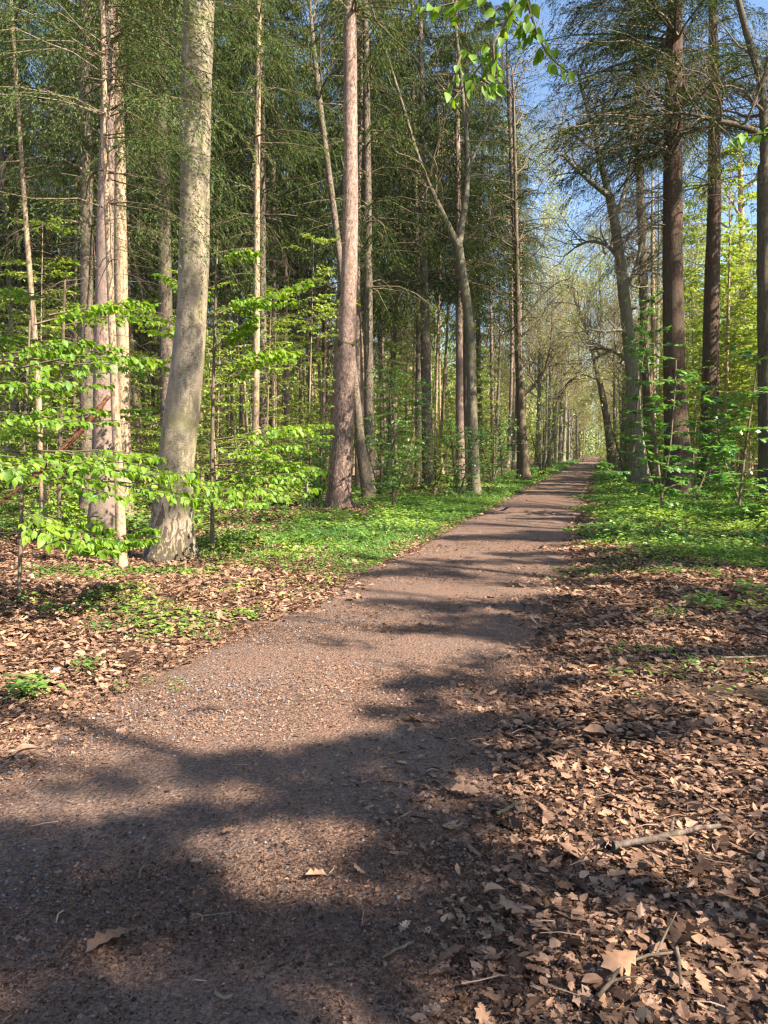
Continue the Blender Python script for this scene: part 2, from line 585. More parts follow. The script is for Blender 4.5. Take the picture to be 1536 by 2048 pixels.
# ------------------------------------------------------------------ where the photograph has shade
LIT = [  # px ellipses (cx, cy, rx, ry, strength): sunlit patches of the near ground
    (585, 1735, 125, 88, 1), (480, 1440, 250, 75, .95), (640, 1350, 170, 60, .9), (270, 1525, 150, 40, .6), (150, 1600, 90, 40, .6), (90, 1560, 120, 60, .5),
    (250, 1240, 420, 190, .92), (60, 1440, 200, 90, .85), (860, 1300, 100, 30, .85), (750, 1235, 110, 22, .7), (950, 1395, 55, 45, .6), (1010, 1345, 80, 30, .5),
    (1260, 1640, 210, 140, .95), (1150, 1540, 130, 60, .85), (1440, 1560, 130, 110, .75), (1400, 1390, 180, 70, .7), (1180, 1420, 110, 60, .6),
    (1420, 1690, 130, 70, .8), (1170, 1820, 110, 60, .6), (1270, 1920, 190, 110, 1), (1480, 1990, 100, 80, .85), (1350, 1790, 120, 40, .6), (1060, 1980, 70, 50, .5), (940, 1610, 30, 25, .4),
    (1330, 1270, 120, 40, .6), (1150, 1290, 70, 30, .6), (1230, 1210, 90, 22, .5), (930, 1195, 130, 16, .75), (800, 1165, 90, 14, .7), (1000, 1140, 110, 12, .8),
    (980, 1090, 90, 9, .6), (1080, 1050, 80, 9, .7), (640, 1100, 300, 30, .92), (900, 1050, 140, 18, .9), (1050, 1010, 80, 20, .9), (1110, 1015, 60, 8, .8),
    (1280, 1040, 90, 26, .8), (1400, 1060, 120, 14, .4), (1460, 1180, 90, 14, .5), (1100, 1000, 90, 8, .5)]
ELL = np.array(LIT)


def lit_amount(x, y):
    px, py = to_px(x, y)
    q = ((px[..., None] - ELL[:, 0]) / ELL[:, 2]) ** 2 + ((py[..., None] - ELL[:, 1]) / ELL[:, 3]) ** 2
    q = q * (1 + (.22 * N2(np.asarray(x) * 3.2, np.asarray(y) * 3.2) + .25 * N2(np.asarray(x) * 8 + 3, np.asarray(y) * 8)) * np.clip(9 / np.maximum(y, 1), .4, 1.2))[..., None]
    return (sm(1.5, 1.05, q) * np.minimum(ELL[:, 4] * 1.15, 1)).max(-1)


# ------------------------------------------------------------------ ground litter and plants
g = np.random.default_rng(11)


def scatter_pts(n, x0, x1, y0, y1, keep):
    x = g.uniform(x0, x1, n)
    y = g.uniform(y0, y1, n)
    k = g.random(n) < keep(x, y)
    return x[k], y[k]


def flat_basis(n, tilt=.35):
    up = nrm(np.stack([g.normal(0, tilt, n), g.normal(0, tilt, n), np.ones(n)], 1))
    a = g.uniform(0, 6.283, n)
    d = np.stack([np.cos(a), np.sin(a), np.zeros(n)], 1)
    d = nrm(d - up * (d * up).sum(1, keepdims=True))
    return basis(d, up)


def in_view(x, y, m=1.0):
    return np.abs(x) < .53 * y + m


def green_map(x, y):
    """how much of the floor the green plants cover"""
    d = x - xc(y)
    left = (.35 + .65 * sm(-.7, .6, N3(x * 1.4 + 8, y * 1.2))) * sm(8.6, 12.5, y + .9 * N3(x, y) + np.clip(d + 3, -4, 0) * 1.1) * sm(-5.4, -3.6, d + .6 * N3(x * 1.3, y)) * (d < 0) * sm(-.05, .35, pdist(x, y))
    right = (.38 + .62 * sm(-.6, .9, N3(x * 1.1 + 5, y * .9))) * sm(8.0, 13.0, y + 1.6 * N3(x, y) + np.clip(d - 2, 0, 4) * .7) * sm(10, 6.5, d + N3(x, y)) * (d > 0) * sm(.0, .6, pdist(x, y) + .2 * N3(x * 2, y * 2))
    return np.clip(left + right, 0, 1)


def litter_keep(x, y):
    d = pdist(x, y)
    side = np.where(x > xc(y), sm(-.65, .25, d + .22 * N2(x, y)), sm(-.30, .35, d + .15 * N2(x, y)))
    bare = sm(1.25, .75, ((x - gnd(1430, 1415)[0]) / .5) ** 2 + ((y - gnd(1430, 1415)[1]) / .22) ** 2) * .9
    bare = np.maximum(bare, sm(-1.5, -2.0, N2(x * 2.1 + 3, y * 2.1)) * .7)
    return np.clip(side, 0, 1) * (1 - bare) * in_view(x, y) * (1 - .55 * green_map(x, y))


lit_parts = []
rb = lambda n, nv: np.repeat(np.clip(g.beta(1.5, 1.7, n), 0, 1), nv)
# near: lobed leaves
for zone, (x0, x1, y0, y1, dens, med) in enumerate([(-4.2, 4.2, 1.3, 3.6, 3600, .034), (-5, 5, 3.6, 6.2, 2300, .040), (-8, 8, 6.2, 12, 950, .054)]):
    n = int((x1 - x0) * (y1 - y0) * dens)
    x, y = scatter_pts(n, x0, x1, y0, y1, litter_keep)
    which = g.choice(8, len(x), p=[.15, .13, .1, .16, .12, .12, .14, .08])
    for k in range(8):
        xx, y2 = x[which == k], y[which == k]
        m = len(xx)
        s = np.clip(g.lognormal(math.log(med), .42, m), .015, .13)
        V0, F0 = OAKS[k]
        if zone == 2:
            V0, F0 = strip_leaf([0, .25, .5, .75, 1], [.02, .26 if k % 2 else .2, .14 if k != 3 else .34, .3, .02], .2 if k % 2 else -.15, .2 if k < 2 else -.2)
        sc = np.stack([s, s * g.uniform(.55, 1.25, m), s * g.uniform(-1.0, 1.3, m)], 1)
        z = gh(xx, y2) + .006 + g.random(m) ** 2 * .03
        v, f = stamp(V0, F0, np.stack([xx, y2, z], 1), flat_basis(m, .22), sc)
        lit_parts.append((v, f, 0, rb(m, len(V0))))
# far floor
n = 260000
x = g.uniform(-26, 24, n)
y = 11.5 + 36 * g.random(n) ** 1.5
k = (g.random(n) < .75 * (1 - .8 * green_map(x, y)) * np.clip(15 / y, .2, 1) * sm(-.2, .3, pdist(x, y))) & (np.abs(x) < .55 * y + 1)
x, y = x[k], y[k]
m = len(x)
s = g.uniform(.06, .13, m)
V0, F0 = LOW_LEAF
v, f = stamp(V0, F0, np.stack([x, y, gh(x, y) + g.uniform(.01, .05, m)], 1), flat_basis(m, .4), np.stack([s, s, s * 2], 1))
lit_parts.append((v, f, 0, rb(m, 4)))
tag(build('leaf_litter', lit_parts, M['litter'], smooth=False), 'brown oak and beech leaves carpeting the floor on both sides of the path', 'leaf litter', kind='stuff')

# the path's own crumbs: leaf scraps, needles, small stones
deb, sto = [], []
for (y0, y1, d1, d2, d3, sc) in [(1.3, 3.2, 13000, 8000, 2200, .8), (3.2, 6.5, 6500, 4000, 700, 1.0), (6.5, 13, 900, 800, 60, 1.5), (13, 30, 60, 50, 5, 2.2)]:
    def keep(x, y):
        return in_view(x, y, .5) * np.maximum(sm(.75, -.05, pdist(x, y) + .12 * N2(x, y)), .4 * (pdist(x, y) > 0)) * (.25 + .75 * sm(-1.2, .6, N2(x * 1.7, y * 1.7)))
    xa, xb = float(xc(y0)) - 2.2, float(xc(y1)) + 2.2
    A = (xb - xa) * (y1 - y0)
    x, y = scatter_pts(int(A * d1), xa, xb, y0, y1, keep)
    m = len(x)
    s = np.clip(g.lognormal(math.log(.0085), .5, m), .003, .03) * sc
    V0 = np.array([(-.5, -.25, 0), (.1, -.42, .1), (.55, .1, 0), (-.15, .4, .12)])
    F0 = np.array([[0, 1, 2, 3]])
    v, f = stamp(V0, F0, np.stack([x, y, np.maximum(gh(x, y), 0) * (pdist(x, y) > 0) + .014 + g.random(m) * .008], 1), flat_basis(m, .35), np.stack([s, s * g.uniform(.4, 1.2, m), s], 1))
    deb.append((v, f, 0, np.repeat(np.clip(g.beta(1.6, 2.4, m) + .09 * N2(x * 1.4 + 9, y * .8), 0, 1), 4)))
    x, y = scatter_pts(int(A * d2), xa, xb, y0, y1, keep)
    m = len(x)
    s = g.uniform(.01, .032, m) * sc
    v, f = stamp(np.array([(-.5, -.025, 0), (.5, -.018, .05), (.5, .018, .05), (-.5, .025, 0)]), F0, np.stack([x, y, np.maximum(gh(x, y), 0) * (pdist(x, y) > 0) + .016 + g.random(m) * .008], 1), flat_basis(m, .18), np.stack([s, s * 1.6, s], 1))
    deb.append((v, f, 0, np.repeat(np.clip(g.beta(2.4, 2.2, m) + .12 * N2(x * 1.4 + 9, y * .8), 0, 1), 4)))
    x, y = scatter_pts(int(A * d3), xa, xb, y0, y1, lambda x, y: keep(x, y) * (pdist(x, y) < 0) * np.clip(.12 + sm(.3, -.8, (x - xc(y))), 0, 1))
    m = len(x)
    s = np.clip(g.lognormal(math.log(.0065), .4, m), .003, .012) * sc
    PV = np.array([(1, 0, 0), (.3, .9, 0), (-.8, .6, 0), (-.9, -.5, 0), (.2, -1, 0), (.45, .25, .6), (-.35, .25, .62), (-.1, -.45, .55)])
    PF = np.array([(0, 1, 5), (1, 2, 6), (1, 6, 5), (2, 3, 6), (3, 7, 6), (3, 4, 7), (4, 0, 7), (0, 5, 7), (5, 6, 7)])
    v, f = stamp(PV, PF, np.stack([x, y, np.full(m, .010)], 1), flat_basis(m, .15), np.stack([s, s * g.uniform(.6, 1, m), s], 1))
    sto.append((v, f, 0, np.repeat(g.random(m), 8)))
# thin broken twigs all over
n = 1500
x = g.uniform(-5, 5.5, n)
y = 1.4 + 9 * g.random(n) ** 1.3
k = in_view(x, y, .5) & (g.random(n) < np.where(pdist(x, y) > 0, 1.0, .28))
x, y = x[k], y[k]
m = len(x)
a = g.uniform(0, 6.283, m)
L_ = g.uniform(.03, .13, m)
z = np.maximum(gh(x, y), 0) * (pdist(x, y) > 0) + .022 + .02 * (pdist(x, y) > 0)
d = np.stack([np.cos(a), np.sin(a)], 1) * L_[:, None]
P = np.stack([np.c_[x, y, z], np.c_[x + d[:, 0] * .5 + g.normal(0, .006, m), y + d[:, 1] * .5 + g.normal(0, .006, m), z + g.uniform(0, .012, m)], np.c_[x + d[:, 0], y + d[:, 1], z + g.uniform(-.008, .014, m)]], 1)
v, f = tubes(P, g.uniform(.0012, .003, m)[:, None] * np.array([[1, .85, .6]]), 4)
deb.append((v, f, 0, np.repeat(g.uniform(.25, 1, m), 12)))
tag(build('needle_debris', deb, M['debris'], smooth=False), 'brown needles and leaf crumbs strewn over the gravel path', 'debris', kind='stuff')
tag(build('gravel', sto, M['stone'], smooth=False), 'small blue grey stones showing through the needles on the path', 'gravel', kind='stuff')


# herbs: little rosettes of leaves
def herb_proto(seed, n=7, size=.035, spread=.06, hgt=.05):
    q = np.random.default_rng(seed)
    a = q.uniform(0, 6.28, n)
    r = q.uniform(.2, 1, n) * spread
    pos = np.stack([np.cos(a) * r, np.sin(a) * r, hgt * q.uniform(.4, 1.1, n)], 1)
    d = np.stack([np.cos(a), np.sin(a), q.uniform(-.3, .2, n)], 1)
    return stamp(*LOW_LEAF, pos, basis(d, nrm(np.tile([0, 0, 1.], (n, 1)) + q.normal(0, .3, (n, 3)))), q.uniform(.7, 1.3, n)[:, None] * size * np.ones((1, 3)))


HERBS = [herb_proto(50 + i, 7 + i % 3, .032 + .004 * (i % 3)) for i in range(5)]
HERB_BIG = [herb_proto(70 + i, 12, .06, .13, .16) for i in range(3)]
hp = []


def place_herbs(x, y, protos, s0, s1):
    w_ = g.integers(0, len(protos), len(x))
    for i, (V0, F0) in enumerate(protos):
        xx, y2 = x[w_ == i], y[w_ == i]
        m = len(xx)
        if m == 0: continue
        v, f = stamp(V0, F0, np.stack([xx, y2, gh(xx, y2)], 1), flat_basis(m, .12), g.uniform(s0, s1, m)[:, None] * np.ones((1, 3)))
        tone = np.clip(.55 + .22 * N3(xx * 1.5, y2 * 1.5) + g.normal(0, .17, m), 0, 1)
        hp.append((v, f, 0, np.clip(np.repeat(tone, len(V0)) + g.normal(0, .08, m * len(V0)), 0, 1)))


n = 60000
x, y = scatter_pts(n, -7, 9, 7, 14, lambda x, y: green_map(x, y) * in_view(x, y))
place_herbs(x, y, HERBS, .6, 1.3)
n = 90000
x, y = scatter_pts(n, -6, 16, 14, 26, lambda x, y: green_map(x, y) * in_view(x, y) * .75)
place_herbs(x, y, HERBS, .9, 2.0)
x, y = scatter_pts(90000, 0, 42, 26, 80, lambda x, y: green_map(x, y) * in_view(x, y) * .5)
place_herbs(x, y, HERBS, 1.5, 3.5)
x, y = scatter_pts(26000, -7, 14, 9, 30, lambda x, y: green_map(x, y) * in_view(x, y) * .16 * (1 + 1.5 * ((x > xc(y)) & (y > 10))) * sm(.3, 1.2, pdist(x, y)))
place_herbs(x, y, HERB_BIG, .6, 1.5)
# sparse seedlings in the litter, in loose colonies
x, y = scatter_pts(9000, -6, 0, 3.2, 9.5, lambda x, y: in_view(x, y) * (x < xc(y)) * sm(.1, .5, pdist(x, y)) * sm(.1, 1.1, N3(x * 2.6, y * 2.6)) * sm(2.5, 7.5, y) * .6)
place_herbs(x, y, HERBS, .5, 1.5)
x, y = scatter_pts(9000, 0, 7, 3.0, 10, lambda x, y: in_view(x, y) * (x > xc(y)) * sm(.2, .9, pdist(x, y)) * sm(.3, 1.2, N3(x * 2.3 + 4, y * 2.3)) * sm(2.5, 9.5, y) * .45)
place_herbs(x, y, HERBS, .5, 1.5)
# forest floor greens further in on the left and right
x, y = scatter_pts(60000, -22, 20, 13, 42, lambda x, y: in_view(x, y) * sm(-.1, 1.1, N3(x * .8 + 3, y * .8)) * .55 * sm(2.5, 5, pdist(x, y)))
place_herbs(x, y, HERBS + HERB_BIG, 1.0, 2.6)
for (qx, qy, s) in [(45, 1400, 1.6), (170, 1345, .9), (1410, 1225, 1.4), (1425, 1230, 1.6), (1330, 1250, 1.0), (1270, 1318, .7), (1500, 1190, 1.5), (315, 1358, .5), (345, 1380, .6), (80, 1390, 1.3)]:
    c = gnd(qx, qy)
    m = 6
    place_herbs(c[0] + g.normal(0, .06, m), c[1] + g.normal(0, .06, m), HERB_BIG, s * .4, s * .7)
tag(build('ground_cover', hp, M['herb']), 'low green herbs and seedlings spreading over the verges and floor', 'ground cover', kind='stuff')


# grass on the verges
def tuft(seed, n=9, h=.095):
    q = np.random.default_rng(seed)
    V, F = [], []
    for i in range(n):
        a = q.uniform(0, 6.28)
        b = q.uniform(0, 6.28)
        p = np.array([math.cos(b), math.sin(b), 0]) * q.uniform(0, .04)
        d = np.array([math.cos(a), math.sin(a), 0])
        s_ = np.array([-d[1], d[0], 0]) * .0035
        hh = h * q.uniform(.6, 1.2)
        lean = q.uniform(.1, .7)
        p1 = p + d * lean * hh * .35 + [0, 0, hh * .6]
        p2 = p + d * lean * hh + [0, 0, hh * (1 - .35 * lean)]
        k = len(V)
        V += [p - s_, p + s_, p1 + s_ * .8, p1 - s_ * .8, p2]
        F += [(k, k + 1, k + 2), (k, k + 2, k + 3), (k + 3, k + 2, k + 4)]
    return np.array(V), np.array(F)


TUFT = [tuft(i) for i in range(4)]
gp = []


def place_grass(x, y, s0, s1):
    w_ = g.integers(0, 4, len(x))
    for i, (V0, F0) in enumerate(TUFT):
        xx, y2 = x[w_ == i], y[w_ == i]
        m = len(xx)
        if not m: continue
        v, f = stamp(V0, F0, np.stack([xx, y2, gh(xx, y2) - .005], 1), flat_basis(m, .1), g.uniform(s0, s1, m)[:, None] * np.ones((1, 3)))
        tone = np.clip(.5 + .22 * N3(xx, y2) + g.normal(0, .15, m), 0, 1)
        gp.append((v, f, 0, np.repeat(tone, len(V0))))


def grass_keep(x, y):
    d = x - xc(y)
    l_ = (d < 0) * sm(10.5, 14, y + N3(x, y)) * sm(-4.6, -3.0, d + .5 * N3(x, y)) * sm(.05, .6, pdist(x, y))
    r_ = (d > 0) * sm(12, 17, y + N3(x, y)) * sm(4.5, 2.5, d) * sm(.1, .7, pdist(x, y))
    return (l_ * (.25 + .65 * sm(-.6, .6, N3(x * 1.2, y * .8))) + r_ * .25) * in_view(x, y)


x, y = scatter_pts(50000, -2, 8, 10, 22, grass_keep)
place_grass(x, y, .5, 1.1)
x, y = scatter_pts(45000, 0, 18, 22, 45, grass_keep)
place_grass(x, y, .9, 1.7)
x, y = scatter_pts(30000, 6, 45, 45, 130, grass_keep)
place_grass(x, y, 1.8, 3.5)
x, y = scatter_pts(2600, -20, 0, 14, 32, lambda x, y: in_view(x, y) * sm(2, 3.5, pdist(x, y)) * sm(.2, 1.1, N3(x * .7, y * .7 + 9)))
place_grass(x, y, 1.2, 2.8)
tag(build('grass', gp, M['grass']), 'fresh green grass along both edges of the path', 'grass', kind='stuff')


# ------------------------------------------------------------------ tree builders
def trunk_parts(C, Rr, sides=20, flare=.0, rough=.03, seed=0, moundy=5, mi=0):
    """C (n,3) centre line, Rr (n,) radii; root flare and knobbly surface"""
    q = np.random.default_rng(seed)
    n = len(C)
    a = np.arange(sides) * 2 * math.pi / sides
    V, F = tubes(C[None], Rr[None], sides)
    V = V.reshape(n, sides, 3)
    h = C[:, 2] - C[0, 2]
    lob = np.zeros((n, sides))
    for k in range(moundy):
        a0 = q.uniform(0, 6.28)
        lob += np.exp(-((np.angle(np.exp(1j * (a - a0)))) / .42) ** 2)[None] * (flare * q.uniform(.7, 1.7)) * np.exp(-h / .26)[:, None]
    n_ = np.zeros((n, sides))
    for k in range(7):
        kk = q.integers(1, 5)
        n_ += np.sin(a[None] * kk + h[:, None] * q.uniform(.5, 6) * (1 + k * .7) + q.uniform(0, 6.28)) * rough / (1 + k * .5)
    V = C[:, None] + (V - C[:, None]) * (1 + lob + n_)[..., None]
    return (V.reshape(-1, 3), F, mi, 0.5)


def dead_branch_parts(g, C, Rr, z0, z1, n, lmin, lmax, thick=.010, rise=.1, sub=5, az=None, k=3):
    """bare side branches with sub twigs"""
    zs = g.uniform(z0, z1, n)
    base = np.stack([np.interp(zs, C[:, 2], C[:, i]) for i in range(3)], 1)
    a = g.uniform(0, 6.283, n) if az is None else g.normal(az[0], az[1], n)
    d = np.stack([np.cos(a), np.sin(a)], 1)
    L = g.uniform(lmin, lmax, n) * (.6 + .4 * g.random(n))
    m = 6
    t = np.linspace(0, 1, m)
    up = g.normal(rise, .25, n)
    dr = g.uniform(.2, .7, n)
    P = np.zeros((n, m, 3))
    wob = np.cumsum(g.normal(0, .05, (n, m, 3)), 1) * (L[:, None, None] > .3)
    P[:, :, 0] = base[:, 0:1] + d[:, 0:1] * L[:, None] * t
    P[:, :, 1] = base[:, 1:2] + d[:, 1:2] * L[:, None] * t
    P[:, :, 2] = base[:, 2:3] + L[:, None] * (up[:, None] * t - dr[:, None] * t ** 2)
    P += (wob - wob[:, :1]) * L[:, None, None] * .5
    RR = thick * (.5 + L[:, None] / lmax) * (1 - .8 * t)[None]
    out = [tubes(P, RR, k) + (0, .5)]
    if sub:
        B = n * sub
        ti = g.integers(1, m - 1, (n, sub))
        fr = g.random((n, sub))
        idx = np.arange(n)[:, None]
        p0 = P[idx, ti] * (1 - fr[..., None]) + P[idx, ti + 1] * fr[..., None]
        dd = nrm(P[idx, ti + 1] - P[idx, ti]) + g.normal(0, .65, (n, sub, 3))
        dd = nrm(dd)
        l2 = L[:, None] * g.uniform(.12, .42, (n, sub))
        p0, dd, l2 = p0.reshape(-1, 3), dd.reshape(-1, 3), l2.reshape(-1)
        Q = np.stack([p0, p0 + dd * l2[:, None] * .5 + g.normal(0, .02, (B, 3)), p0 + dd * l2[:, None] + np.array([0, 0, -1]) * l2[:, None] * .25], 1)
        out.append(tubes(Q, np.array([[.45, .35, .15]]) * thick * np.ones((B, 1)), 3) + (0, .5))
    return out


def spruce_foliage(g, C, z0, z1, Lmax, spacing=.42, nb=6, ntw=16, nst=7, sl=.17, sw=.02, droop=.5, hang=.6, az=None, low_sparse=.0, tip=True, br=1.0):
    """boughs of needles round a trunk centre line: returns parts with material 0 = bark, 1 = needles"""
    nw = int((z1 - z0) / spacing)
    zs = np.repeat(np.linspace(z0, z1, nw) + g.normal(0, spacing * .2, nw), nb) + g.normal(0, .05, nw * nb)
    if low_sparse:
        keep = g.random(len(zs)) < sm(z0 - .5, z0 + low_sparse, zs)
        zs = zs[keep]
    n = len(zs)
    base = np.stack([np.interp(zs, C[:, 2], C[:, i]) for i in range(3)], 1)
    a = g.uniform(0, 6.283, n) if az is None else g.normal(az[0], az[1], n)
    fr = np.clip((z1 - zs) / (z1 - z0), 0, 1)
    L = Lmax * (fr ** .75 if tip else 1.0) * g.uniform(.55, 1.1, n) + .25
    m = 6
    t = np.linspace(0, 1, m)
    d = np.stack([np.cos(a), np.sin(a), np.zeros(n)], 1)
    up = g.normal(.12, .12, n) + .25 * (1 - fr)
    dr = droop * g.uniform(.6, 1.3, n)
    P = base[:, None] + d[:, None] * (L[:, None] * t)[..., None]
    P[:, :, 2] += L[:, None] * (up[:, None] * t - dr[:, None] * t ** 2 + .12 * dr[:, None] * t ** 4)
    P += np.cumsum(g.normal(0, .02, (n, m, 3)), 1) * L[:, None, None]
    parts = [tubes(P, br * (.008 + .010 * L[:, None]) * (1.05 - t)[None], 3) + (0, .5)]
    # twigs
    B = n * ntw
    tt = np.tile(np.linspace(.12, 1, ntw), (n, 1)) + g.normal(0, .02, (n, ntw))
    tt = np.clip(tt, 0, .999) * (m - 1)
    i0 = tt.astype(int)
    f = (tt - i0)[..., None]
    idx = np.arange(n)[:, None]
    p0 = P[idx, i0] * (1 - f) + P[idx, i0 + 1] * f
    tn = nrm(P[idx, i0 + 1] - P[idx, i0])
    side = np.stack([-d[:, 1], d[:, 0], np.zeros(n)], 1)[:, None] * np.where(np.arange(ntw) % 2, 1, -1)[None, :, None]
    tl = (.13 + L[:, None] * .30 * np.sin(np.clip(tt / (m - 1), 0, 1) * 2.6 + .35)) * g.uniform(.5, 1.2, (n, ntw))
    td = nrm(tn * .7 + side * g.uniform(.5, 1.1, (n, ntw, 1)) + g.normal(0, .15, (n, ntw, 3)))
    p0, td, tl = p0.reshape(-1, 3), td.reshape(-1, 3), tl.reshape(-1)
    hg = hang * np.repeat(g.uniform(.25, 1.5, n), ntw) * g.uniform(.7, 1.3, B)
    s = np.clip(np.tile((np.arange(nst) + .5) / nst, (B, 1)) + g.normal(0, .03, (B, nst)), 0, 1)
    pos = p0[:, None] + td[:, None] * (tl[:, None] * s)[..., None]
    pos[..., 2] -= hg[:, None] * tl[:, None] * s ** 1.6
    pr = nrm(np.cross(td, nrm(np.array([[0, 0, 1.]]) + g.normal(0, .5, (B, 3)))))
    sg2 = np.where(np.arange(nst) % 2, 1, -1)[None, :, None]
    sd = td[:, None] + pr[:, None] * sg2 * .55 + g.normal(0, .22, (B, nst, 3))
    sd[..., 2] -= hg[:, None] * 1.8 * s
    pos, sd = pos.reshape(-1, 3), nrm(sd.reshape(-1, 3))
    K = len(pos)
    ln = sl * g.uniform(.5, 1.25, K)
    wd = sw * g.uniform(.6, 1.4, K)
    v, fa = stamp(*STRIP, pos, basis(sd, rdir(g, K)), np.stack([ln, wd, ln], 1))
    tone = np.clip(g.beta(2, 2.6, K) + np.repeat(g.normal(0, .12, n), ntw * nst), 0, 1)
    parts.append((v, fa, 1, np.repeat(tone, 4)))
    return parts


def leafy_branches(g, P0, D0, L, nleaf, leaf, size, flat=.8, hangdown=.25, pitch=None, r0=.006, curve=.12, mi_leaf=1, side_n=6, side_len=.45, tone=.5, tonesd=.2, nz=(0, 0, 1)):
    """flat sprays: for each start P0 and heading D0 a shoot with side twigs and alternate leaves"""
    n = len(P0)
    m = 6
    t = np.linspace(0, 1, m)
    D0 = nrm(D0)
    P = P0[:, None] + D0[:, None] * (L[:, None] * t)[..., None]
    P[:, :, 2] -= curve * L[:, None] * t ** 2
    P += np.cumsum(g.normal(0, .018, (n, m, 3)), 1) * L[:, None, None]
    parts = [tubes(P, r0 * (.4 + L[:, None]) * (1.1 - t)[None], 4) + (0, .5)]
    hor = nrm(np.cross(D0, np.array([nz], float)))
    idx = np.arange(n)[:, None]
    S = side_n
    tt = np.clip(np.linspace(.1, .95, S)[None] + g.normal(0, .03, (n, S)), 0, .99) * (m - 1)
    i0 = tt.astype(int)
    f = (tt - i0)[..., None]
    q0 = P[idx, i0] * (1 - f) + P[idx, i0 + 1] * f
    sg = np.where(np.arange(S) % 2, 1, -1)[None, :, None]
    sdv = nrm(D0[:, None] * .75 + hor[:, None] * sg * g.uniform(.55, 1.1, (n, S, 1)) + g.normal(0, .09, (n, S, 3)))
    sln = L[:, None] * side_len * (1.1 - .75 * tt / (m - 1)) * g.uniform(.5, 1.15, (n, S))
    mm = 4
    t2 = np.linspace(0, 1, mm)
    Q = q0[:, :, None] + sdv[:, :, None] * (sln[..., None] * t2)[..., None]
    Q[..., 2] -= .12 * sln[..., None] * t2 ** 2
    Q = Q.reshape(-1, mm, 3)
    parts.append(tubes(Q, np.ones((n * S, 1)) * np.array([[.0022, .0019, .0015, .0008]]) * (1 + 60 * r0), 3) + (0, .5))
    # leaves on the side twigs and the end of the shoot
    allp = np.concatenate([Q, P[:, [2, 3, 4, 5]]], 0)
    hh = np.concatenate([np.repeat(hor[:, None], S, 1).reshape(-1, 3), hor], 0)
    Bq = len(allp)
    k = nleaf
    lt = np.clip(np.linspace(.12, 1, k)[None] + g.normal(0, .03, (Bq, k)), 0, .999) * (mm - 1)
    j0 = lt.astype(int)
    fj = (lt - j0)[..., None]
    ii = np.arange(Bq)[:, None]
    lp = allp[ii, j0] * (1 - fj) + allp[ii, j0 + 1] * fj
    tg = nrm(allp[ii, j0 + 1] - allp[ii, j0])
    sg = np.where(np.arange(k) % 2, 1, -1)[None, :, None]
    ld = tg * .7 + hh[:, None] * sg * .8 + g.normal(0, .25, (Bq, k, 3))
    ld[..., 2] -= hangdown * g.uniform(.2, 1.8, (Bq, k))
    ld = ld.reshape(-1, 3)
    K = len(ld)
    nv_ = nrm(np.array([nz], float) * flat + g.normal(0, .35, (K, 3)))
    sz = size * g.beta(2.2, 2, K) * 1.1 + size * .35
    v, fa = stamp(leaf[0], leaf[1], lp.reshape(-1, 3), basis(ld, nv_), sz[:, None] * np.ones((1, 3)))
    tn = np.clip(g.normal(tone, tonesd, K), 0, 1)
    parts.append((v, fa, mi_leaf, np.repeat(tn, len(leaf[0]))))
    return parts


def grow(g, p, d, L, r, depth, out, tips, spread=.55, upw=.12, kids=(2, 4), wob=.16, shrink=.72, gnarl=.0):
    """bare crown of a broadleaf tree by recursion; out gets polylines of 5 points"""
    m = 5
    pts = [p]
    dd = d / np.linalg.norm(d)
    for i in range(m - 1):
        dd = dd + g.normal(0, wob, 3) + np.array([0, 0, upw * .3])
        dd /= np.linalg.norm(dd)
        pts.append(pts[-1] + dd * L / (m - 1))
    pts = np.array(pts)
    rr = r * np.linspace(1, .62 if depth > 0 else .25, m)
    out.append((pts, rr))
    if depth == 0:
        tips.append((pts[-1], dd))
        return
    nk = g.integers(kids[0], kids[1] + 1)
    for i in range(nk):
        j = m - 1 if i < 1 else g.integers(1, m)
        ax = g.normal(0, 1, 3)
        ax -= dd * (ax @ dd)
        ax /= np.linalg.norm(ax)
        s_ = spread * g.uniform(.5, 1.4) * (.45 if i == 0 else 1)
        nd = dd * math.cos(s_) + ax * math.sin(s_) + np.array([0, 0, upw])
        grow(g, pts[j], nd, L * shrink * g.uniform(.75, 1.15), max(rr[j] * (.85 if i == 0 else .58), .004), depth - 1, out, tips, spread, upw, kids, wob, shrink)


def lines_to_parts(out, k=5, mi=0, thin=.02):
    P = np.array([o[0] for o in out])
    Rr = np.array([o[1] for o in out])
    big = Rr[:, 0] > thin
    parts = []
    if big.any(): parts.append(tubes(P[big], Rr[big], k + 2) + (mi, .5))
    if (~big).any(): parts.append(tubes(P[~big], Rr[~big], 3) + (mi, .5))
    return parts


def tip_leaves(g, tips, n, size, spread, leaf=LOW_LEAF, mi=1, tone=.5, hang=.3):
    P = np.array([t[0] for t in tips])
    D = np.array([t[1] for t in tips])
    P = np.repeat(P, n, 0) - np.repeat(D, n, 0) * g.uniform(0, spread * 2, (len(P) * n, 1)) + g.normal(0, spread * .45, (len(P) * n, 3))
    K = len(P)
    d = rdir(g, K)
    d[:, 2] -= hang
    v, f = stamp(leaf[0], leaf[1], P, basis(d, nrm(rdir(g, K) + [0, 0, .8])), size * g.uniform(.6, 1.3, K)[:, None] * np.ones((1, 3)))
    return (v, f, mi, np.repeat(np.clip(g.normal(tone, .22, K), 0, 1), len(leaf[0])))


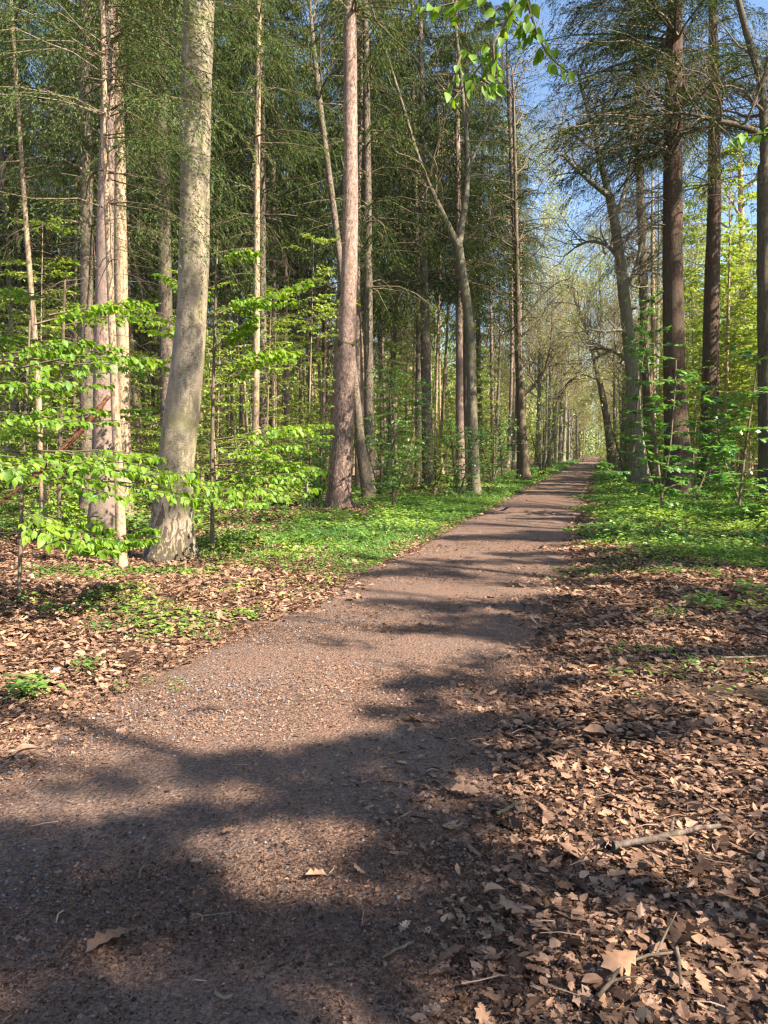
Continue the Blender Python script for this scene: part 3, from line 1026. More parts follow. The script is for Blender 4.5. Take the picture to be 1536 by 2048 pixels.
def trace(pts, D, top=26.0, dens=.35, foot=None, dtop=None):
    """pixel centre line [(x, y, width)] at distance D -> centre line and radii from the ground up to `top` metres"""
    P = []
    for i, (px, py, w_) in enumerate(pts):
        q = at(px, py, D)
        P.append([q[0], q[1], q[2], .5 * w_ * D / FPX])
    P = np.array(P)
    b = P[0].copy()
    b[2] = gh(b[0], b[1]) - .06
    if P[0, 2] > b[2] + .05:
        if len(P) > 1:
            sl_ = (P[1, 0] - P[0, 0]) / max(P[1, 2] - P[0, 2], .5)
            b[0] = P[0, 0] - np.clip(sl_, -.1, .1) * (P[0, 2] - b[2])
        P = np.vstack([b, P])
    else:
        P[0] = b
    e = P[-1]
    if e[2] < top:
        k = (P[-1] - P[-2]) / max(P[-1, 2] - P[-2, 2], .1)
        zt = np.linspace(e[2], top, 6)[1:]
        add = []
        for z in zt:
            s_ = z - e[2]
            add.append([e[0] + np.clip(k[0], -.06, .06) * s_, e[1], z, max(e[3] * (1 - .92 * s_ / (top - e[2])), .012)])
        P = np.vstack([P, add])
    order = np.argsort(P[:, 2])
    P = P[order]
    n = int(min(90, max(20, (P[-1, 2]) / dens)))
    Q = polyline_interp(P, n)
    # finer rings near the foot
    return Q[:, :3], Q[:, 3]


# ------------------------------------------------------------------ traced trees
def tree_root(name, label, cat, base, group=None):
    return tag(empty(name, tuple(base)), label, cat, group)


def make_tree(name, label, cat, C, Rr, bark, sides=16, flare=.3, rough=.03, seed=0, group=None, dead=None, crown=None, leafy=None, bare=None, extra=None):
    q = np.random.default_rng(seed + 1000)
    b = C[0].copy()
    b[2] = gh(b[0], b[1])
    root = tree_root(name, label, cat, b, group)
    build('trunk', [trunk_parts(C, Rr, sides, flare, rough, seed)], bark, root, loc=b)
    dp = []
    if dead:
        for d_ in dead:
            dp += dead_branch_parts(q, C, Rr, **d_)
    if bare:
        dp += bare
    cp = [(p[0], p[1], 3, p[3]) for p in dp]
    if crown:
        for c_ in crown:
            c_ = dict(c_)
            mm = c_.pop('mat', 0)
            pp = spruce_foliage(q, C, **c_)
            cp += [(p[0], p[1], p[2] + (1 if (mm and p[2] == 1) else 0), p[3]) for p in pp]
    if leafy:
        cp += [(p[0], p[1], p[2] + 3, p[3]) for p in leafy]
    build('crown', cp, [M['twig'], M['needle'], M['needle_near'], (extra or M['dead_twig']) if not bare else bark, M['beech'], M['beech_far'], M['pale_bud']], root, loc=b)
    return root


def broad_crown(seed, C, Rr, zs, L, depth=4, n=7, leaf_n=3, size=.09, mi=2, spread=.6, elev=.5, az=None, upw=.12, wob=.16):
    q = np.random.default_rng(seed)
    out, tips = [], []
    for i in range(n):
        z = q.uniform(*zs)
        p = np.array([np.interp(z, C[:, 2], C[:, k]) for k in range(3)])
        r = np.interp(z, C[:, 2], Rr) * .5
        a = q.uniform(0, 6.28) if az is None else q.normal(*az)
        d = np.array([math.cos(a), math.sin(a), elev * q.uniform(.5, 1.5)])
        grow(q, p, d, L * q.uniform(.7, 1.1), max(r, .03), depth, out, tips, spread=spread, upw=upw, wob=wob)
    return out, tips, q


# hero beech
C, Rr = trace([(332, 1138, 96), (338, 1090, 82), (345, 1020, 76), (350, 950, 72), (359, 860, 70), (372, 760, 64), (380, 680, 60), (385, 600, 58), (389, 500, 57), (390, 400, 56), (391, 200, 58), (398, 0, 60)], 10.3, 25, .16)
out, tips, q = broad_crown(5, C, Rr, (12, 22), 3.2, 3, 9)
bare = lines_to_parts(out)
r_ = make_tree('beech_tree', 'thick smooth grey beech trunk with dark stained foot, nearest large tree on the left', 'tree', C, Rr, M['beech_bark'], 40, .55, .016, 3,
               bare=bare, leafy=[tip_leaves(q, tips, 5, .09, .5, mi=2)])

# slender dead-branched spruce in front of it
C, Rr = trace([(244, 1142, 22), (240, 1000, 19), (232, 850, 17), (226, 700, 15), (220, 560, 13), (213, 400, 11), (209, 200, 10), (205, 0, 8)], 9.6, 12, .3)
make_tree('spruce_pole', 'thin spruce pole with bare twiggy side branches just left of the thick beech', 'tree', C, Rr, M['tan_bark'], 12, .25, .02, 8,
          dead=[dict(z0=1.5, z1=8.5, n=34, lmin=.25, lmax=1.7, thick=.006, sub=5, rise=.15), dict(z0=.4, z1=4, n=30, lmin=.03, lmax=.12, thick=.005, sub=0)],
          crown=[dict(z0=4.6, z1=8.5, Lmax=2.0, spacing=.34, nb=3, ntw=30, nst=26, sl=.055, sw=.011, droop=.5, hang=.8, tip=False, mat=1, br=.4, az=(-.25, .8)),
                 dict(z0=5.6, z1=12, Lmax=2.0, spacing=.4, nb=5, ntw=24, nst=20, sl=.06, sw=.012, droop=.45, hang=.8, mat=1, br=.4)])
SPRUCES = [  # name label pts D bark dead crown
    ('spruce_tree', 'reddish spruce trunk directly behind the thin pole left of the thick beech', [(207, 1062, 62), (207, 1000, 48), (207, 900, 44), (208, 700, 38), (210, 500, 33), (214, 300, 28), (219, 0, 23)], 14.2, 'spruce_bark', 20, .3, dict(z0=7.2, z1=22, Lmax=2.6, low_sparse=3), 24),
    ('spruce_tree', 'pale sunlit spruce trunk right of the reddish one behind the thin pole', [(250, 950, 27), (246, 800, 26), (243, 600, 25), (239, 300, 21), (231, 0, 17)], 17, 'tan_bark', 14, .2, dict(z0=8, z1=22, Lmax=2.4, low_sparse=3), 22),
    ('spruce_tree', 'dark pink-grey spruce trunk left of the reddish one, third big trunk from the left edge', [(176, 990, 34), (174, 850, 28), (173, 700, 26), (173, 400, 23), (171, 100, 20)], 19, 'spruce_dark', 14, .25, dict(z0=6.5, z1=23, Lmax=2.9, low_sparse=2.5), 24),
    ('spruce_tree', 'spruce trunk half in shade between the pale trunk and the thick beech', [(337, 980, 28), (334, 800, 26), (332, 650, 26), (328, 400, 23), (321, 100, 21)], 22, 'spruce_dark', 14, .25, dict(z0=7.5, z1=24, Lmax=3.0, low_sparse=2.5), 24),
    ('spruce_pole', 'thin crooked grey pole near the left edge behind the leaning dead branch', [(88, 1040, 15), (80, 850, 13), (68, 650, 11), (52, 450, 9), (42, 300, 8)], 15, 'tan_bark', 10, .2, dict(z0=7, z1=13, Lmax=1.8, low_sparse=1.5), 24),
    ('spruce_pole', 'slim orange sunlit spruce trunk right of the thick beech', [(509, 1020, 17), (511, 850, 14), (513, 700, 13), (514, 400, 11), (518, 0, 10)], 18, 'tan_bark', 12, .25, dict(z0=8, z1=20, Lmax=1.8, low_sparse=3), 20),
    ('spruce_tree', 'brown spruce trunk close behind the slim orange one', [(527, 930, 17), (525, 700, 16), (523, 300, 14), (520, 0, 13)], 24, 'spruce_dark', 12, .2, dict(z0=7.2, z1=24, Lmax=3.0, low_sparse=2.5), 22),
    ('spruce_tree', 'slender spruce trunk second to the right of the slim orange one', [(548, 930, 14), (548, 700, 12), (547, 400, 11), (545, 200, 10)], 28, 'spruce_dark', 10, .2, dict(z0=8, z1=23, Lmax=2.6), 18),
    ('spruce_tree', 'straight pinkish spruce trunk with a dark scar ring, standing at the grassy verge', [(674, 1024, 56), (678, 985, 47), (682, 940, 44), (687, 860, 40), (691, 760, 37), (695, 650, 34), (699, 520, 31), (701, 400, 29), (701, 250, 27), (700, 0, 23)], 19.6, 'verge_bark', 24, .28, dict(z0=12.5, z1=26, Lmax=3.0), 26),
    ('spruce_tree', 'straight spruce trunk immediately right of the pinkish one at the verge', [(741, 980, 23), (738, 850, 19), (737, 700, 18), (735, 400, 16), (733, 200, 14)], 26, 'spruce_dark', 12, .3, dict(z0=7.5, z1=24, Lmax=3.0), 24),
    ('spruce_tree', 'dark spruce trunk behind the green maple saplings left of the path', [(857, 950, 26), (853, 800, 20), (850, 700, 18), (846, 400, 14)], 30, 'spruce_dark', 12, .3, dict(z0=8, z1=25, Lmax=3.2), 24),
    ('spruce_tree', 'pink sunlit spruce trunk just left of the forked beech by the path', [(921, 930, 18), (919, 800, 15), (918, 600, 13), (915, 300, 11)], 33, 'spruce_bark', 12, .2, dict(z0=9, z1=25, Lmax=3.0), 20),
    ('spruce_tree', 'slim brown trunk tucked between the pink spruce and the forked beech', [(933, 930, 14), (932, 800, 12), (932, 600, 11)], 36, 'spruce_dark', 10, .2, dict(z0=9, z1=25, Lmax=2.8), 16),
    ('spruce_tree', 'dark straight trunk behind the grey limbed oak on the right verge', [(1304, 930, 24), (1296, 800, 21), (1290, 650, 19), (1281, 400, 15)], 38, 'spruce_dark', 12, .3, dict(z0=11, z1=25, Lmax=2.6), 24),
    ('fir_tree', 'tall straight reddish fir trunk right of the biggest fir', [(1418, 950, 46), (1419, 880, 37), (1420, 800, 33), (1423, 600, 29), (1429, 400, 25), (1428, 200, 20), (1426, 0, 16)], 31, 'fir_bark', 18, .3, dict(z0=12.5, z1=27, Lmax=3.0), 20),
]
for i, (nm, lb, pts, D, bk, sd, fl, cr, nd) in enumerate(SPRUCES):
    C, Rr = trace(pts, D, 26 if 'pole' not in nm else 20, .35)
    z0 = cr['z0']
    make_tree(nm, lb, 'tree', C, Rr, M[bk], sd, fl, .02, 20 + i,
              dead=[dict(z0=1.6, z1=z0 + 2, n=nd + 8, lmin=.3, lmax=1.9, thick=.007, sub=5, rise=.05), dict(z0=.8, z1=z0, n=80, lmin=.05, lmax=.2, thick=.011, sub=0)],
              crown=[dict(cr, mat=1 if D < 20 else 0, ntw=20, nst=17 if D > 20 else 24, sl=.13 if D > 20 else .09, sw=.022 if D > 20 else .014, hang=1.2, spacing=.8, nb=8)])

def ring(root_label, px, py, D, w_px, h):
    root = next(o for o in bpy.data.objects if o.get('label') == root_label)
    c = at(px, py, D)
    a = np.arange(28) * 2 * math.pi / 28
    q = np.random.default_rng(4)
    r = .5 * w_px * D / FPX
    rows = []
    for k, (dz, dr) in enumerate([(-.5, .0), (-.42, .012), (0, .018), (.42, .012), (.5, .0)]):
        jz = (q.normal(0, .25, 28) if k in (0, 1, 3, 4) else 0) * h
        rr = r * (1.035 - .0 * dz) + dr
        rows.append(np.stack([c[0] + rr * np.cos(a), c[1] + rr * np.sin(a), c[2] + dz * h + jz + 0 * a], 1))
    V = np.concatenate(rows)
    i = np.arange(4)[:, None] * 28
    j = np.arange(28)[None]
    F = np.stack([i + j, i + (j + 1) % 28, i + 28 + (j + 1) % 28, i + 28 + j], -1).reshape(-1, 4)
    build('scar', [(V, F, 0, .5)], M['oak_dark'], root, loc=np.array(root.location))


ring('straight pinkish spruce trunk with a dark scar ring, standing at the grassy verge', 693.5, 688, 19.6, 33, .12)

# the biggest fir, with long dead droopers and a low dark crown towards the path
C, Rr = trace([(1358, 985, 66), (1357, 950, 56), (1355, 900, 49), (1350, 800, 44), (1347, 650, 40), (1345, 500, 37), (1346, 300, 34), (1348, 150, 31), (1350, 0, 28)], 26.0, 28, .25)
make_tree('fir_tree', 'biggest dark fissured fir trunk right of the path with long drooping dead branches', 'tree', C, Rr, M['fir_bark'], 28, .3, .02, 60, extra=M['twig'],
          dead=[dict(z0=8.0, z1=12, n=26, lmin=2.0, lmax=5.0, thick=.018, sub=16, rise=.05, az=(math.pi, .55), k=4), dict(z0=9, z1=14, n=18, lmin=1.5, lmax=3.4, thick=.014, sub=12, rise=.1, k=4),
                dict(z0=1.5, z1=8, n=26, lmin=.1, lmax=.9, thick=.008, sub=3)],
          crown=[dict(z0=11.6, z1=19, Lmax=5.0, spacing=.75, nb=8, ntw=46, nst=20, sl=.13, sw=.020, droop=.35, hang=.6, az=(math.pi, .8), tip=False),
                 dict(z0=12.0, z1=27, Lmax=4.0, spacing=.7, nb=10, ntw=32, nst=20, sl=.13, sw=.021, droop=.35, hang=.6)])

# leaning grey trunk right behind the pinkish spruce, bare
C, Rr = trace([(738, 995, 28), (730, 950, 24), (722, 900, 20), (712, 790, 16), (690, 600, 14), (665, 400, 12), (645, 250, 11), (625, 80, 9)], 23.5, 16, .35)
out, tips, q = broad_crown(61, C, Rr, (10, 16), 2.0, 3, 6)
make_tree('leaning_tree', 'thin grey trunk leaning left behind the pinkish spruce at the verge', 'tree', C, Rr, M['spruce_dark'], 12, .25, .02, 61, bare=lines_to_parts(out), leafy=[tip_leaves(q, tips, 4, .08, .4, mi=3)])


def limb(pts, D, dD=0.0, n=12, r_end=None):
    P = []
    m = len(pts)
    for i, (x, y, w_) in enumerate(pts):
        DD = D + dD * i / (m - 1)
        q_ = at(x, y, DD)
        P.append([q_[0], q_[1], q_[2], .5 * w_ * DD / FPX])
    Q = polyline_interp(np.array(P), n)
    return Q[:, :3], Q[:, 3]


def forked(name, label, trunk, limbs, D, bark, seed, twig_depth=3, twig_L=1.4, leaf=(2, .09, 3), top=None, nsub=(3, 5), group=None, sides=16, upw=.1, wob=.2, flare=.3, spread=.7):
    q = np.random.default_rng(seed)
    C, Rr = trace(trunk, D, at(trunk[-1][0], trunk[-1][1], D)[2], .3)
    b = C[0].copy()
    b[2] = gh(b[0], b[1])
    root = tree_root(name, label, 'tree', b, group)
    parts = [trunk_parts(C, Rr, sides, flare, .025, seed)]
    out, tips = [], []
    for (pts, dD) in limbs:
        P, r = limb(pts, D, dD, 14)
        parts.append(tubes(P[None], r[None], 9) + (0, .5))
        L0 = np.linalg.norm(P[-1] - P[0])
        for j in range(3, 14):
            for _ in range(q.integers(0, 3) if j < 13 else 3):
                tdir = nrm(P[min(j + 1, 13)] - P[j - 1])
                d_ = tdir * .7 + q.normal(0, .6, 3) + [0, 0, .15]
                grow(q, P[j], d_, twig_L * q.uniform(.6, 1.2), max(r[j] * .5, .012), twig_depth, out, tips, spread=spread, upw=upw, wob=wob)
    build('trunk', parts, bark, root, loc=b)
    cp = lines_to_parts(out)
    if leaf[0]:
        cp.append(tip_leaves(q, tips, leaf[0], leaf[1], .35, mi=leaf[2]))
    build('crown', cp, [M['twig'] if bark is not M['grey_bark'] else M['grey_bark'], M['beech'], M['beech_far'], M['pale_bud']], root, loc=b)
    return root


forked('forked_beech', 'slender grey tree forking into two long limbs at the left edge of the path',
       [(948, 960, 26), (946, 880, 21), (944, 800, 20), (941, 680, 18), (932, 590, 18), (922, 530, 18), (917, 492, 18)],
       [([(917, 495, 16), (895, 450, 12), (868, 390, 10), (845, 345, 8), (825, 280, 7), (800, 190, 6), (770, 100, 5), (745, 20, 4)], -1.0),
        ([(917, 495, 15), (927, 430, 12), (938, 370, 11), (936, 290, 9), (927, 210, 7), (918, 110, 6), (905, 0, 5)], 1.0),
        ([(932, 590, 7), (910, 480, 5), (880, 410, 4), (862, 380, 3)], .5), ([(936, 340, 5), (958, 290, 4), (985, 230, 3), (1000, 150, 3)], .5)],
       27, M['mid_bark'], 71, 2, 1.3, (3, .07, 3))
forked('dark_forked_tree', 'dark twin trunk at the path edge with one limb reaching right over the grass',
       [(1050, 942, 22), (1046, 880, 17), (1042, 830, 16), (1040, 790, 15)],
       [([(1040, 792, 14), (1038, 720, 12), (1036, 600, 10), (1032, 450, 8), (1030, 300, 7), (1025, 150, 5)], 0),
        ([(1042, 795, 8), (1058, 780, 7), (1075, 765, 6), (1092, 738, 5), (1101, 700, 4), (1104, 640, 3)], 0)],
       38, M['twig'], 72, 3, 1.6, (2, .1, 3))
C, Rr = trace([(1041, 940, 16), (1040, 850, 13), (1036, 700, 12), (1030, 500, 10), (1018, 200, 8)], 40, 25, .4)
make_tree('spruce_tree', 'dark spruce trunk standing against the back of the twin trunk by the path', 'tree', C, Rr, M['spruce_dark'], 12, .2, .02, 73,
          dead=[dict(z0=4, z1=12, n=26, lmin=.5, lmax=2.4, thick=.012, sub=5)], crown=[dict(z0=9, z1=25, Lmax=3.6, low_sparse=1)])
forked('leaning_tree', 'dark slim trunk leaning left over the right edge of the path far ahead',
       [(1226, 924, 22), (1216, 850, 15), (1203, 780, 12), (1194, 740, 11)],
       [([(1194, 742, 10), (1185, 700, 8), (1172, 650, 6), (1150, 600, 5)], 0), ([(1200, 760, 6), (1160, 745, 5), (1130, 770, 4), (1120, 800, 3)], 0), ([(1194, 742, 8), (1198, 690, 6), (1205, 640, 5), (1200, 570, 4)], 0)],
       50, M['twig'], 74, 3, 2.0, (3, .14, 2))
forked('grey_oak', 'sinuous grey limbed oak on the right verge with gnarled bare branches against the sky',
       [(1279, 950, 40), (1275, 900, 31), (1270, 850, 28), (1264, 740, 26), (1256, 660, 24), (1248, 590, 22), (1240, 520, 20), (1229, 440, 18), (1219, 390, 17)],
       [([(1219, 392, 13), (1195, 375, 10), (1165, 350, 8), (1140, 325, 6), (1120, 305, 5)], -2),
        ([(1219, 392, 14), (1207, 350, 12), (1196, 300, 11), (1190, 265, 10), (1176, 220, 8), (1166, 190, 7), (1155, 140, 5)], 0),
        ([(1190, 270, 8), (1205, 245, 7), (1206, 200, 6), (1220, 170, 5)], 1),
        ([(1196, 300, 7), (1170, 290, 6), (1150, 270, 5), (1125, 265, 4)], 2),
        ([(1229, 440, 9), (1245, 400, 8), (1262, 330, 6), (1275, 250, 5)], 1),
        ([(1262, 670, 8), (1238, 655, 6), (1210, 668, 5), (1180, 655, 4), (1150, 668, 3), (1120, 660, 2)], -2), ([(1264, 730, 10), (1235, 705, 8), (1205, 695, 6), (1180, 700, 4)], 2),
        ([(1240, 520, 8), (1215, 490, 7), (1180, 480, 5), (1150, 495, 4)], 1), ([(1248, 590, 9), (1270, 540, 7), (1285, 480, 5)], 0)],
       33, M['grey_bark'], 75, 4, 1.25, (1, .05, 3), wob=.3, spread=.8)
# a very thin lit stem beside it, and trees along the right edge
C, Rr = trace([(1308, 900, 10), (1306, 700, 9), (1305, 470, 8)], 40, 17, .5)
out, tips, q = broad_crown(76, C, Rr, (8, 17), 1.8, 3, 8)
make_tree('young_beech', 'thin pale yellowish stem between the grey oak and the biggest fir', 'tree', C, Rr, M['tan_bark'], 8, .1, .02, 76, bare=lines_to_parts(out), leafy=[tip_leaves(q, tips, 6, .1, .4, mi=2)])
forked('edge_oak', 'dark trunk cut by the right edge of the view with a mossy limb reaching left',
       [(1540, 930, 44), (1535, 860, 34), (1531, 700, 29), (1528, 500, 26), (1528, 330, 24)],
       [([(1530, 340, 18), (1528, 240, 16), (1522, 150, 14), (1500, 95, 13), (1486, 40, 12), (1472, -20, 10)], 0),
        ([(1528, 275, 14), (1500, 256, 12), (1460, 246, 10), (1420, 240, 8), (1380, 225, 7), (1330, 228, 4)], -1), ([(1530, 330, 14), (1560, 230, 12), (1600, 120, 9)], 1)],
       23, M['oak_dark'], 77, 3, 1.2, (1, .05, 3))  # dark bark colour stands in for the trunk being backlit
C, Rr = trace([(1488, 930, 16), (1487, 700, 12), (1480, 300, 10)], 46, 20, .5)
out, tips, q = broad_crown(78, C, Rr, (6, 20), 2.2, 3, 12)
make_tree('young_beech', 'pale straight young beech stem seen between the two rightmost dark trunks', 'tree', C, Rr, M['tan_bark'], 10, .1, .02, 78, bare=lines_to_parts(out), leafy=[tip_leaves(q, tips, 9, .12, .5, mi=2)])


# ------------------------------------------------------------------ young beeches with flat leafy boughs on the left
def bough_list(root, b, specs, mi, size, leaf, seed, side_n=7, nleaf=6, matname='beech', tone=.55, hang=.35, name='bough'):
    for k, (x0, y0, D0, x1, y1, D1) in enumerate(specs):
        q = np.random.default_rng(seed + k)
        A, B_ = at(x0, y0, D0), at(x1, y1, D1)
        d = B_ - A
        L = np.linalg.norm(d)
        P0 = np.array([A, A + d * .12 + [0, .15, .03], A + d * .25 - [0, .15, .02]])
        DD = np.array([d + [0, 0, .12 * L], d + [0, .35 * L, .10 * L], d - [0, .30 * L, -.10 * L]])
        LL = np.array([L, L * .75, L * .7])
        pp = leafy_branches(q, P0, DD, LL, nleaf, leaf, size, r0=.006, side_n=side_n, side_len=.40, hangdown=hang, tone=tone + .12 * math.sin(k * 2.3), tonesd=.28)
        build(name, pp, [M['twig'], M[matname]], root, loc=b)


def sapling(name, label, px, py, D, stem, specs, seed, size=.07, leaf=BEECH_LEAF, matname='beech', tone=.55, side_n=7, nleaf=6, hang=.35, r=1.0, cat='tree', group=None):
    pts = [(x, y, w_) for x, y, w_ in stem]
    C, Rr = trace(pts, D, at(stem[-1][0], stem[-1][1], D)[2], .25)
    b = C[0].copy()
    b[2] = gh(b[0], b[1])
    root = tree_root(name, label, cat, b, group)
    build('stem', [trunk_parts(C, Rr, 8, .2, .02, seed)], M['twig'], root, loc=b)
    bough_list(root, b, specs, 1, size, leaf, seed, side_n, nleaf, matname, tone, hang)
    return root


sapling('beech_sapling', 'young beech with bright layered leaves hanging in front of the left trunks', 60, 1100, 7.4,
        [(40, 1120, 8), (45, 950, 7), (52, 800, 5), (60, 640, 4)],
        [(-90, 735, 7.6, 320, 705, 7.4), (60, 640, 7.6, 300, 600, 8.2), (-60, 800, 7.6, 190, 770, 7.0), (-90, 850, 7.2, 200, 845, 6.9), (70, 915, 7.3, 300, 930, 6.6),
         (50, 960, 7.3, 350, 985, 6.4), (200, 945, 7.0, 440, 985, 6.8), (-60, 900, 7.0, 130, 960, 6.3), (-30, 720, 7.7, 230, 690, 8.0), (40, 1000, 6.6, 180, 1075, 6.2), (120, 1075, 6.6, 265, 1095, 6.4),
         (220, 1085, 7.5, 305, 1070, 7.4)],
        200, .072, hang=.6, nleaf=7, side_n=11)
sapling('beech_sapling', 'young beech with glowing leaf layers just behind and right of the thick beech', 425, 1090, 11.5,
        [(425, 1075, 9), (424, 900, 8), (428, 700, 6), (435, 480, 4)],
        [(425, 885, 11.5, 665, 858, 11.2), (425, 905, 11.5, 600, 900, 10.6), (425, 965, 11.5, 640, 950, 11), (425, 950, 11.3, 600, 985, 10), (425, 925, 11.5, 625, 935, 11.8), (400, 985, 11, 540, 1010, 9.8),
         (428, 730, 11.5, 600, 700, 11.5), (430, 640, 11.5, 630, 572, 11.8), (433, 520, 11.5, 510, 508, 11.5), (428, 770, 11.5, 585, 700, 12), (432, 620, 11.5, 545, 600, 11.2), (430, 700, 11.5, 520, 640, 11.5),
         (425, 890, 11.6, 330, 860, 12.5), (430, 600, 11.6, 330, 560, 12.5), (430, 690, 11.6, 290, 640, 12.5)],
        240, .082, leaf=BEECH_LEAF, nleaf=7, side_n=12, hang=.45, tone=.65)
sapling('beech_sapling', 'deeper young beech filling the gap between the leftmost trunks with green', 120, 1040, 12.5,
        [(118, 1040, 9), (122, 800, 8), (130, 560, 5)],
        [(120, 600 + 48 * i, 12.5, 120 + (230 if i % 2 else -190) * (1 - .04 * i), 580 + 48 * i, 12.5 + (i % 3 - 1)) for i in range(8)],
        280, .085, leaf=MID_LEAF, nleaf=8, side_n=11, tone=.45)

# beech twigs hanging in from overhead; their tree stands to the right, outside the view
q = np.random.default_rng(300)
C = polyline_interp(np.array([[-3.7, .9, -.05], [-3.65, .95, 1.5], [-3.5, 1.0, 3.2], [-3.5, 1.0, 5.0], [-3.6, 1.1, 7.0]]), 24)
Rr = np.interp(C[:, 2], [0, .3, 7], [.09, .06, .015])
b = np.array([-3.7, .9, gh(-3.7, .9)])
root = tree_root('beech_sapling', 'beech whose fresh green twigs hang into the top centre against the sky', 'tree', b)
build('stem', [trunk_parts(C, Rr, 12, .2, .02, 5)], M['beech_bark'], root, loc=b)
P, r = np.array([[-3.5, 1.0, 3.0], [-2.3, 1.5, 3.9], [-.9, 2.1, 4.3], [.1, 2.5, 3.9], at(1050, -60, 2.7)]), np.array([.03, .02, .014, .008, .005])
mn = [(polyline_interp(np.c_[P, r], 20))]
parts = [tubes(m_[None, :, :3], m_[None, :, 3], 6) + (0, .5) for m_ in mn]
TW = [([(1050, -60), (1030, 10), (1008, 50), (985, 90), (968, 125), (945, 150), (925, 175), (908, 198)], 2.6, 12),
      ([(1040, -40), (1062, 30), (1078, 80), (1096, 110), (1118, 132), (1150, 152)], 2.65, 10),
      ([(1040, -50), (985, -10), (930, 2), (880, 12), (842, 26)], 2.7, 9),
      ([(1008, 50), (975, 40), (1000, 10), (1046, 60)], 2.6, 5), ([(985, 90), (990, 140), (985, 165)], 2.6, 5), ([(945, 150), (975, 165), (990, 178)], 2.6, 5), ([(1062, 30), (1040, 55), (1045, 70)], 2.6, 4),
      ([(925, 100), (905, 160), (900, 200)], 2.6, 4),
      ([(1600, 250), (1555, 262), (1520, 268), (1485, 272), (1468, 276)], 2.8, 7), ([(1555, 262), (1540, 240), (1528, 262)], 2.8, 4)]
for ti_, (pts, D, nl) in enumerate(TW):
    if ti_ == 8:                          # the twig at the right edge belongs to another young beech
        build('bough', parts, [M['twig'], M['beech']], root, loc=b)
        C = polyline_interp(np.array([[4.9, 2.3, -.05], [4.85, 2.35, 1.5], [4.8, 2.4, 2.9], [4.85, 2.3, 3.5]]), 20)
        b = np.array([4.9, 2.3, gh(4.9, 2.3)])
        root = tree_root('beech_sapling', 'beech with one small leafy twig reaching in at the right edge', 'tree', b)
        build('stem', [trunk_parts(C, np.interp(C[:, 2], [0, .3, 5], [.03, .022, .006]), 10, .2, .02, 6)], M['twig'], root, loc=b)
        Q = polyline_interp(np.array([[4.82, 2.4, 2.6], [3.8, 2.6, 3.1], [2.4, 2.8, 3.05], at(1600, 250, 2.8)]), 18)
        parts = [tubes(Q[None], np.linspace(.012, .004, 18)[None], 6) + (0, .5)]
    P = np.array([at(x, y, D + .04 * math.sin(x)) for x, y in pts])
    Q = polyline_interp(P, 16)
    parts.append(tubes(Q[None], np.linspace(.0055, .002, 16)[None], 5) + (0, .5))
    ix = np.linspace(2, 15, nl).astype(int)
    for s_ in (-1, 1, -1):
        tg = nrm(Q[ix] - Q[ix - 1])
        hh = nrm(np.cross(tg, [[0, 0, 1.]]))
        d = tg * .55 + hh * s_ * q.uniform(.2, .9, (nl, 1)) + [0, 0, -.75] + q.normal(0, .22, (nl, 3))
        nv_ = nrm(q.normal(0, .7, (nl, 3)) + [0, -1.0, .5])
        v, f = stamp(*BEECH_LEAF, Q[np.clip(ix - q.integers(0, 2, nl), 1, 15)] + q.normal(0, .012, (nl, 3)), basis(d, nv_), q.uniform(.026, .052, nl)[:, None] * np.ones((1, 3)))
        parts.append((v, f, 1, np.repeat(np.clip(q.normal(.5, .22, nl), 0, 1), len(BEECH_LEAF[0]))))
build('bough', parts, [M['twig'], M['beech']], root, loc=b)


# ------------------------------------------------------------------ maple saplings
def maple_tree(label, base_px, D, stems, seed, n=26, size=.10, zr=(.5, 3.2), reach=.8, name='maple_sapling', leaf=MAPLE, tone=.55, matname='maple', group=None, per=4):
    q = np.random.default_rng(seed)
    out = []
    allP = []
    for st in stems:
        P, r = limb(st, D, 0, 14)
        out.append(tubes(P[None], np.maximum(r, .004)[None], 7) + (0, .5))
        allP.append(P)
    b = allP[0][0].copy()
    b[2] = gh(b[0], b[1])
    root = tree_root(name, label, 'tree', b, group)
    build('stem', out, M['twig'], root, loc=b)
    pp = []
    S = np.concatenate(allP)
    S = S[(S[:, 2] > zr[0]) & (S[:, 2] < zr[1])]
    i = q.integers(0, len(S), n)
    P0 = S[i] + q.normal(0, .03, (n, 3))
    a = q.uniform(0, 6.283, n)
    d = np.stack([np.cos(a), np.sin(a), q.uniform(-.05, .45, n)], 1)
    L = reach * q.uniform(.3, 1, n)
    pp += leafy_branches(q, P0, d, L, per, leaf, size, flat=1.4, hangdown=.15, side_n=3, side_len=.35, r0=.005, tone=tone, tonesd=.2)
    build('crown', pp, [M['twig'], M[matname]], root, loc=b)
    return root


maple_tree('broad leaved maple sapling in front of the biggest fir', 0, 17, [[(1325, 1010, 7), (1312, 900, 6), (1300, 780, 5), (1292, 690, 4), (1285, 640, 3)], [(1322, 1000, 5), (1340, 900, 4), (1350, 780, 3), (1352, 720, 3)]], 401, 60, .13, (.3, 4.5), .75)
maple_tree('small maple sapling between the two fir trunks', 0, 18, [[(1395, 1000, 5), (1385, 920, 4), (1392, 840, 3)], [(1392, 990, 5), (1440, 880, 3), (1470, 800, 3)]], 402, 44, .13, (.4, 3.5), .7)
maple_tree('leafy maple sapling near the right edge in front of the dark oak', 0, 15, [[(1478, 1010, 6), (1490, 900, 5), (1505, 800, 4), (1515, 720, 3)], [(1478, 1000, 4), (1440, 900, 3), (1430, 780, 3)]], 403, 60, .13, (.3, 4.5), .8)
maple_tree('low maple sprout leaning over the right edge of the path', 0, 24, [[(1235, 960, 4), (1222, 945, 3), (1212, 935, 3)]], 404, 14, .14, (.1, 2), .6, leaf=MID_LEAF)
